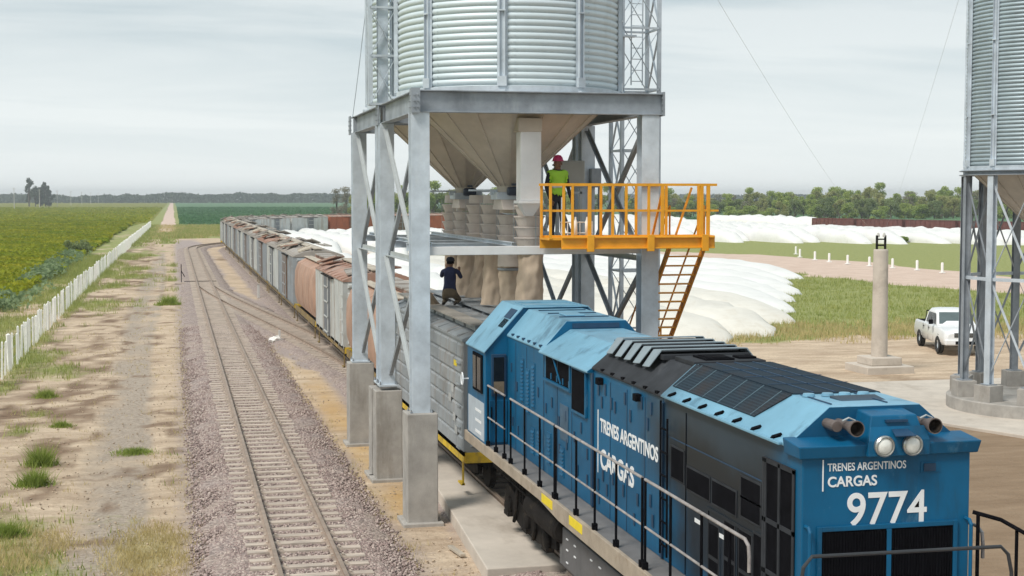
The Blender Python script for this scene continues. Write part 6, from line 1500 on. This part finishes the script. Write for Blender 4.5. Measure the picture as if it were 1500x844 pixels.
for sx in (-1, 1):
    for y0, y1, t0, t1 in ((-.78, -.02, -.40, -.02), (.05, .80, .05, .60)):
        TB(MB().hexa([(sx * .785, y0, 1.16), (sx * .785, y1, 1.16), (sx * .70, t1, 1.60), (sx * .70, t0, 1.60), (sx * .80, y0, 1.16), (sx * .80, y1, 1.16), (sx * .718, t1, 1.60), (sx * .718, t0, 1.60)]), 'side_window', GLASS)
    for y in (-.85, .0, .88): TB(MB().box(min(sx * .905, sx * .916), max(sx * .905, sx * .916), y - .008, y + .008, .5, 1.08), 'door_gap', BLACK)
    for y in (-.10, .78): TB(MB().box(min(sx * .91, sx * .94), max(sx * .91, sx * .94), y - .09, y + .05, .95, .99), 'door_handle', BLACK, None, .01)
    TB(MB().box(sx * 1.0 - .09, sx * 1.0 + .09, -.86, -.76, 1.16, 1.36), 'wing_mirror', BLACK, None, .03)
    h_ = TB(MB().hexa([(sx * .52, -2.54, .78), (sx * .80, -2.43, .80), (sx * .82, -2.36, .98), (sx * .56, -2.46, .94), (sx * .52, -2.44, .78), (sx * .80, -2.33, .80), (sx * .82, -2.26, .98), (sx * .56, -2.36, .94)]), 'headlight', LAMP, None, .02)
    for y in (-1.62, 1.55):
        ar = MB(); ar.lathe([(.30, 0), (.42, 0), (.42, .02), (.30, .02)], 24, (sx * .905, y, .40), 'x'); TB(ar, 'wheel_arch', BLACK)
        w_ = TB(MB().lathe([(.20, -.11), (.33, -.12), (.375, -.09), (.375, .09), (.33, .12), (.20, .11), (.20, -.11)], 26, (sx * .82, y, .375), 'x'), 'wheel', RUBBER)
        TB(MB().lathe([(0, .03), (.08, .05), (.12, .02), (.20, .05), (.21, .09)] if sx > 0 else [(0, -.03), (.08, -.05), (.12, -.02), (.20, -.05), (.21, -.09)], 18, (sx * .82, y, .375), 'x'), 'rim', GALV, w_)
gr = TB(MB().box(-.46, .46, -2.565, -2.50, .74, .93), 'grille', BLACK, None, .02)
for k in range(3): TB(MB().box(-.45, .45, -2.575, -2.562, .77 + k * .055, .785 + k * .055), 'grille_bar', CHROME, gr)
TB(MB().box(-.84, .84, -2.62, -2.44, .42, .66), 'bumper', WHITE, None, .05); TB(MB().box(-.42, .42, -2.635, -2.60, .46, .60), 'intake', BLACK, None, .01); TB(MB().box(-.2, .2, -2.64, -2.625, .60, .70), 'number_plate', LETTER)
TB(MB().box(-.78, .78, 1.12, 2.42, 1.115, 1.13), 'load_bed', BLACK); TB(MB().tube([(-.72, 1.22, 1.1), (-.66, 1.3, 1.58), (.66, 1.3, 1.58), (.72, 1.22, 1.1)], .03, 8), 'roll_bar', BLACK)

# white picket fence on the left: thin concrete posts
fp = [(-6.05, 38), (-6.1, 60), (-6.15, 97), (-5.7, 180), (-4.75, 330)]
def fence_x(y): return float(np.interp(y, [p[1] for p in fp], [p[0] for p in fp]))
fr = empty('picket_fence', (-6.1, 50, 0), 0, 'long white fence of thin posts running beside the crop to the dirt road', 'fence'); FO = (-6.1, 50, 0)
ys_ = np.arange(42.2, 330, 1.22); rest = MB(); pm = []
for v in range(3):
    w = (.032, .038, .07)[v]; m = MB(); m.box(-w, w, -w, w, -.1, 1.28); m.add([(-w, -w, 1.28), (w, -w, 1.28), (w, w, 1.28), (-w, w, 1.28), (0, 0, 1.34)], [(0, 1, 4), (1, 2, 4), (2, 3, 4), (3, 0, 4)])
    pm.append(m)
base_posts = [m.build('post', WHITE_P, fr) for m in pm]; seen = [False] * 3
for i, y in enumerate(ys_):
    v = 2 if i % 9 == 4 else rnd.choice((0, 1)); y += rnd.uniform(-.15, .15); x = fence_x(y) + rnd.uniform(-.05, .05); sc = rnd.uniform(.92, 1.08)
    if i < 100:
        if not seen[v]: o = base_posts[v]; seen[v] = True
        else: o = base_posts[v].copy(); COL.objects.link(o); o.parent = fr
        o.location = (x - FO[0], y - FO[1], 0); o.scale = (1, 1, sc); o.rotation_euler = (rnd.uniform(-.03, .03), rnd.uniform(-.04, .04), rnd.uniform(0, .5))
    else: rest.add([(x + a * 2.2, y + b_ * 2.2, c * sc) for a, b_, c in pm[v].v], pm[v].f)
tag(rest.build('posts', WHITE_P, fr, FO), kind='stuff')
for i in range(0, 100, 9):      # wider paired panels every few posts
    y = ys_[i] + .5; x = fence_x(y); MB().box(x - .05, x + .05, y - .10, y + .12, 0, 1.3).build('panel', WHITE_P, fr, FO)
for z in (.35, .75, 1.15):
    m = MB(); m.tube([(fence_x(y) , y, z) for y in np.arange(44.6, 330, 6)], .006, 4); m.build('wire', GALV, fr, FO)
# utility poles along the far edge of the crop
for i, px in enumerate((22, 59, 85, 105, 121, 134, 145, 154, 162, 169, 179, 187, 195)):
    k_ = (px - 750) / 2150; Y = (-80 * CTH - 80 * STH * 0 - k_ * (-80) * STH) / (k_ * CTH + STH) if abs(k_ * CTH + STH) > 1e-6 else 1000
    m = MB(); m.lathe([(.22, 0), (.13, 11.6), (0, 11.65)], 8); o = m.build('utility_pole', POLEM); o.location = (-80, Y, 0); tag(o, 'pale utility pole in the row far across the crop', 'utility pole', 'utility poles across the crop')
    c = MB().box(-.9, .9, -.06, .06, 10.7, 10.85).build('crossarm', POLEM, o)
    for x in (-.8, 0, .8): MB().lathe([(.07, 10.85), (.05, 11.05), (0, 11.1)], 8, (x, 0, 0)).build('insulator', POLEM, c)

# ------------------------------------------------------------------ people
def skin_body(name, J, E, mats, zones_, parent, root_v=0):
    """J: list of (x,y,z,r); E edges; returns one continuous mesh."""
    me = bpy.data.meshes.new(name); me.from_pydata([j[:3] for j in J], E, []); o = bpy.data.objects.new(name, me); COL.objects.link(o)
    sk = o.modifiers.new('skin', 'SKIN'); sk.use_smooth_shade = True
    sv = me.skin_vertices[0].data
    for i, j in enumerate(J): sv[i].radius = (j[3], j[4] if len(j) > 4 else j[3]); sv[i].use_root = (i == root_v)
    ss = o.modifiers.new('subsurf', 'SUBSURF'); ss.levels = 2; ss.render_levels = 2
    dg = bpy.context.evaluated_depsgraph_get(); dg.update(); nm = bpy.data.meshes.new_from_object(o.evaluated_get(dg)); bpy.data.objects.remove(o)
    nm.materials.clear()
    for m in mats: nm.materials.append(m)
    for p in nm.polygons: p.material_index = zones_(p.center); p.use_smooth = True
    o = bpy.data.objects.new(name, nm); COL.objects.link(o); o.parent = parent; return o
def shell(src, name, cond, d, mt, parent):
    me = src.data; keep = [p for p in me.polygons if cond(p.center)]; vi = sorted({v for p in keep for v in p.vertices}); mp_ = {v: i for i, v in enumerate(vi)}
    nm = bpy.data.meshes.new(name); nm.from_pydata([tuple(me.vertices[v].co + me.vertices[v].normal * d) for v in vi], [], [tuple(mp_[v] for v in p.vertices) for p in keep]); nm.materials.append(mt)
    nm.polygons.foreach_set('use_smooth', [True] * len(nm.polygons)); o = bpy.data.objects.new(name, nm); COL.objects.link(o); o.parent = parent
    s_ = o.modifiers.new('solid', 'SOLIDIFY'); s_.thickness = .012; s_.offset = 1; return o
def face(parent, c, f, sc=1.0, hair=None):
    """nose, eyes, mouth and ears on a head centred at c facing unit vector f"""
    c, f = Vector(c), Vector(f).normalized(); r = f.cross(Vector((0, 0, 1))).normalized(); u = Vector((0, 0, 1))
    m = MB(); m.add([c + f * .098 + u * .02, c + f * .095 - r * .016 - u * .03, c + f * .095 + r * .016 - u * .03, c + f * .125 - u * .025], [(0, 1, 3), (0, 3, 2), (1, 2, 3)]); m.build('nose', SKIN, parent)
    for s_ in (-1, 1):
        p = c + f * .092 + r * .032 * s_ + u * .018; m = MB(); m.lathe([(0, -.008), (.010, -.004), (.012, .002), (0, .004)], 8, tuple(p)); m.build('eye', BLACK, parent)
        p = c + r * .085 * s_; m = MB(); m.bar(p - u * .03, p + u * .03, .03, .018, tuple(r)); m.build('ear', SKIN, parent)
    MB().bar(c + f * .092 - u * .052 - r * .022, c + f * .092 - u * .052 + r * .022, .008, .01).build('mouth', CLOTH_D, parent)
def hand(parent, wrist, d, up, mt=SKIN):
    wrist, d, up = Vector(wrist), Vector(d).normalized(), Vector(up).normalized(); sd = d.cross(up).normalized(); m = MB()
    m.tube([wrist - d * .02, wrist + d * .03, wrist + d * .085], [.024, .034, .032], 8)
    for k, (o_, l_) in enumerate(((-.027, .065), (-.009, .078), (.009, .074), (.027, .056))):
        p = wrist + d * .08 + sd * o_; m.tube([p, p + d * l_ * .5 - up * .008, p + d * l_ * .85 - up * .035], [.0095, .009, .007], 6)
    p = wrist + d * .03 - sd * .03; m.tube([p, p - sd * .025 + d * .03, p - sd * .028 + d * .062 - up * .01], [.012, .010, .008], 6)
    o = m.build('hand', mt, parent, smooth=True); return o
# worker in the safety vest, standing on the loading floor at the end of the yellow platform
pw = empty('person', (7.92, 30.05, 5.675), R(8), 'worker in yellow green vest and magenta hard hat standing at the platform railing', 'person')
J = [(0, 0, .92, .15, .11), (0, .0, 1.08, .145, .10), (0, 0, 1.26, .165, .11), (0, 0, 1.38, .13, .09), (0, 0, 1.46, .055), (0, -.02, 1.54, .075, .085), (0, -.02, 1.62, .078, .092), (0, -.01, 1.69, .05),
     (-.19, 0, 1.37, .062), (-.25, .02, 1.10, .048), (-.23, -.10, .88, .036), (-.22, -.14, .82, .032), (.19, 0, 1.37, .062), (.25, .03, 1.10, .048), (.25, -.09, .90, .036), (.25, -.14, .85, .032),
     (-.10, 0, .84, .095), (-.11, -.01, .48, .068), (-.12, .02, .10, .048), (-.12, -.04, .045, .045), (-.13, -.15, .035, .038), (.10, 0, .84, .095), (.11, -.01, .48, .068), (.12, .02, .10, .048), (.12, -.04, .045, .045), (.13, -.15, .035, .038)]
E_ = [(0, 1), (1, 2), (2, 3), (3, 4), (4, 5), (5, 6), (6, 7), (3, 8), (8, 9), (9, 10), (10, 11), (3, 12), (12, 13), (13, 14), (14, 15), (0, 16), (16, 17), (17, 18), (18, 19), (19, 20), (0, 21), (21, 22), (22, 23), (23, 24), (24, 25)]
bw = skin_body('body', J, E_, [SKIN, CLOTH_D, BOOT], lambda c: 0 if c.z > 1.455 else (2 if c.z < .12 else 1), pw)
shell(bw, 'safety_vest', lambda c: .93 < c.z < 1.43 and abs(c.x) < .205, .014, HIVIS, pw)
shell(bw, 'reflective_band', lambda c: (1.06 < c.z < 1.12) and abs(c.x) < .2, .028, REFLECT, pw)
face(pw, (0, -.02, 1.58), (0, -1, -.05))
m = MB(); m.lathe([(.118, 1.635), (.115, 1.66), (.10, 1.71), (.065, 1.755), (0, 1.77)], 20, (0, -.015, 0)); m.prism([(-.11, -.06), (-.075, -.16), (.075, -.16), (.11, -.06)], 'z', 1.632, 1.648); m.lathe([(.135, 1.63), (.135, 1.64), (.11, 1.645)], 20, (0, -.015, 0)); m.build('hard_hat', HARDHAT, pw, smooth=False)
hand(pw, (-.22, -.14, .82), (.1, -.6, -.7), (0, -.7, .6)); hand(pw, (.25, -.14, .85), (-.1, -.7, -.6), (0, -.6, .7))
# worker kneeling on the wagon roof, back to the camera, reaching up to a sleeve
pk = empty('person', (6.55, 35.15, 3.90), R(-20), 'worker in navy shirt and khaki trousers kneeling on the wagon roof', 'person')
J = [(0, 0, .34, .155, .13), (0, .03, .52, .15, .12), (0, .06, .72, .175, .125), (0, .08, .86, .13, .09), (0, .09, .94, .058), (0, .12, 1.01, .075, .085), (0, .125, 1.09, .08, .092), (0, .12, 1.16, .05),
     (-.19, .08, .84, .062), (-.24, .22, .70, .050), (-.16, .40, .86, .038), (-.14, .44, .92, .032), (.19, .08, .84, .062), (.25, .20, .68, .050), (.18, .40, .80, .038), (.16, .45, .84, .032),
     (-.11, .02, .28, .10), (-.17, .40, .12, .075), (-.15, .05, .09, .052), (-.14, -.03, .075, .045), (-.14, -.14, .05, .036), (.11, .02, .28, .10), (.17, .40, .12, .075), (.15, .05, .09, .052), (.14, -.03, .075, .045), (.14, -.14, .05, .036)]
bk = skin_body('body', J, E_, [SKIN, CLOTH_B, CLOTH_K, BOOT], lambda c: 0 if (c.z > .955 and abs(c.x) < .15) or (c.z > 1.08) or (c.y > .36 and c.z > .7) else (3 if (c.y < .0 and c.z < .10) else (2 if c.z < .40 else 1)), pk)
face(pk, (0, .125, 1.05), (0, 1, .15))
m = MB(); m.lathe([(.105, 1.09), (.108, 1.12), (.09, 1.17), (.05, 1.195), (0, 1.20)], 18, (0, .115, 0)); m.prism([(-.08, .20), (-.05, .29), (.05, .29), (.08, .20)], 'z', 1.09, 1.105); m.build('cap', CLOTH_D, pk)
shell(bk, 'hair', lambda c: 1.03 < c.z < 1.12 and c.y < .13 and abs(c.x) < .12, .008, BLACK, pk)
hand(pk, (-.14, .44, .92), (.1, .4, .9), (0, -.9, .4)); hand(pk, (.16, .45, .84), (-.1, .6, .75), (0, -.8, .6))
# tarpaulin heap beside him
m = MB(); m.lathe([(.0, .30), (.14, .27), (.26, .16), (.34, 0)], 14); m.v = [(x + rnd.uniform(-.04, .04), y * 1.3 + rnd.uniform(-.04, .04), max(0, z + rnd.uniform(-.05, .03))) for x, y, z in m.v]
o = m.build('cloth_heap', CLOTH_K, smooth=True); o.location = (6.1, 35.9, 3.88); tag(o, 'crumpled olive cloth lying on the wagon roof left of the kneeling worker', 'cloth')

# ------------------------------------------------------------------ air
HAZE = True
if HAZE:
    m = MB(); m.box(-3150, 3150, -150, 3150, -1.2, 21)
    hm = bpy.data.materials.new('haze air'); hm.use_nodes = True; n = hm.node_tree; n.nodes.remove(n.nodes['Principled BSDF'])
    v = n.nodes.new('ShaderNodeVolumePrincipled'); v.inputs['Color'].default_value = (.86, .91, .95, 1); v.inputs['Density'].default_value = 0.00030; v.inputs['Anisotropy'].default_value = 0.2
    n.links.new(v.outputs[0], n.nodes['Material Output'].inputs['Volume'])
    hz = m.build('haze', hm); hz['kind'] = 'stuff'
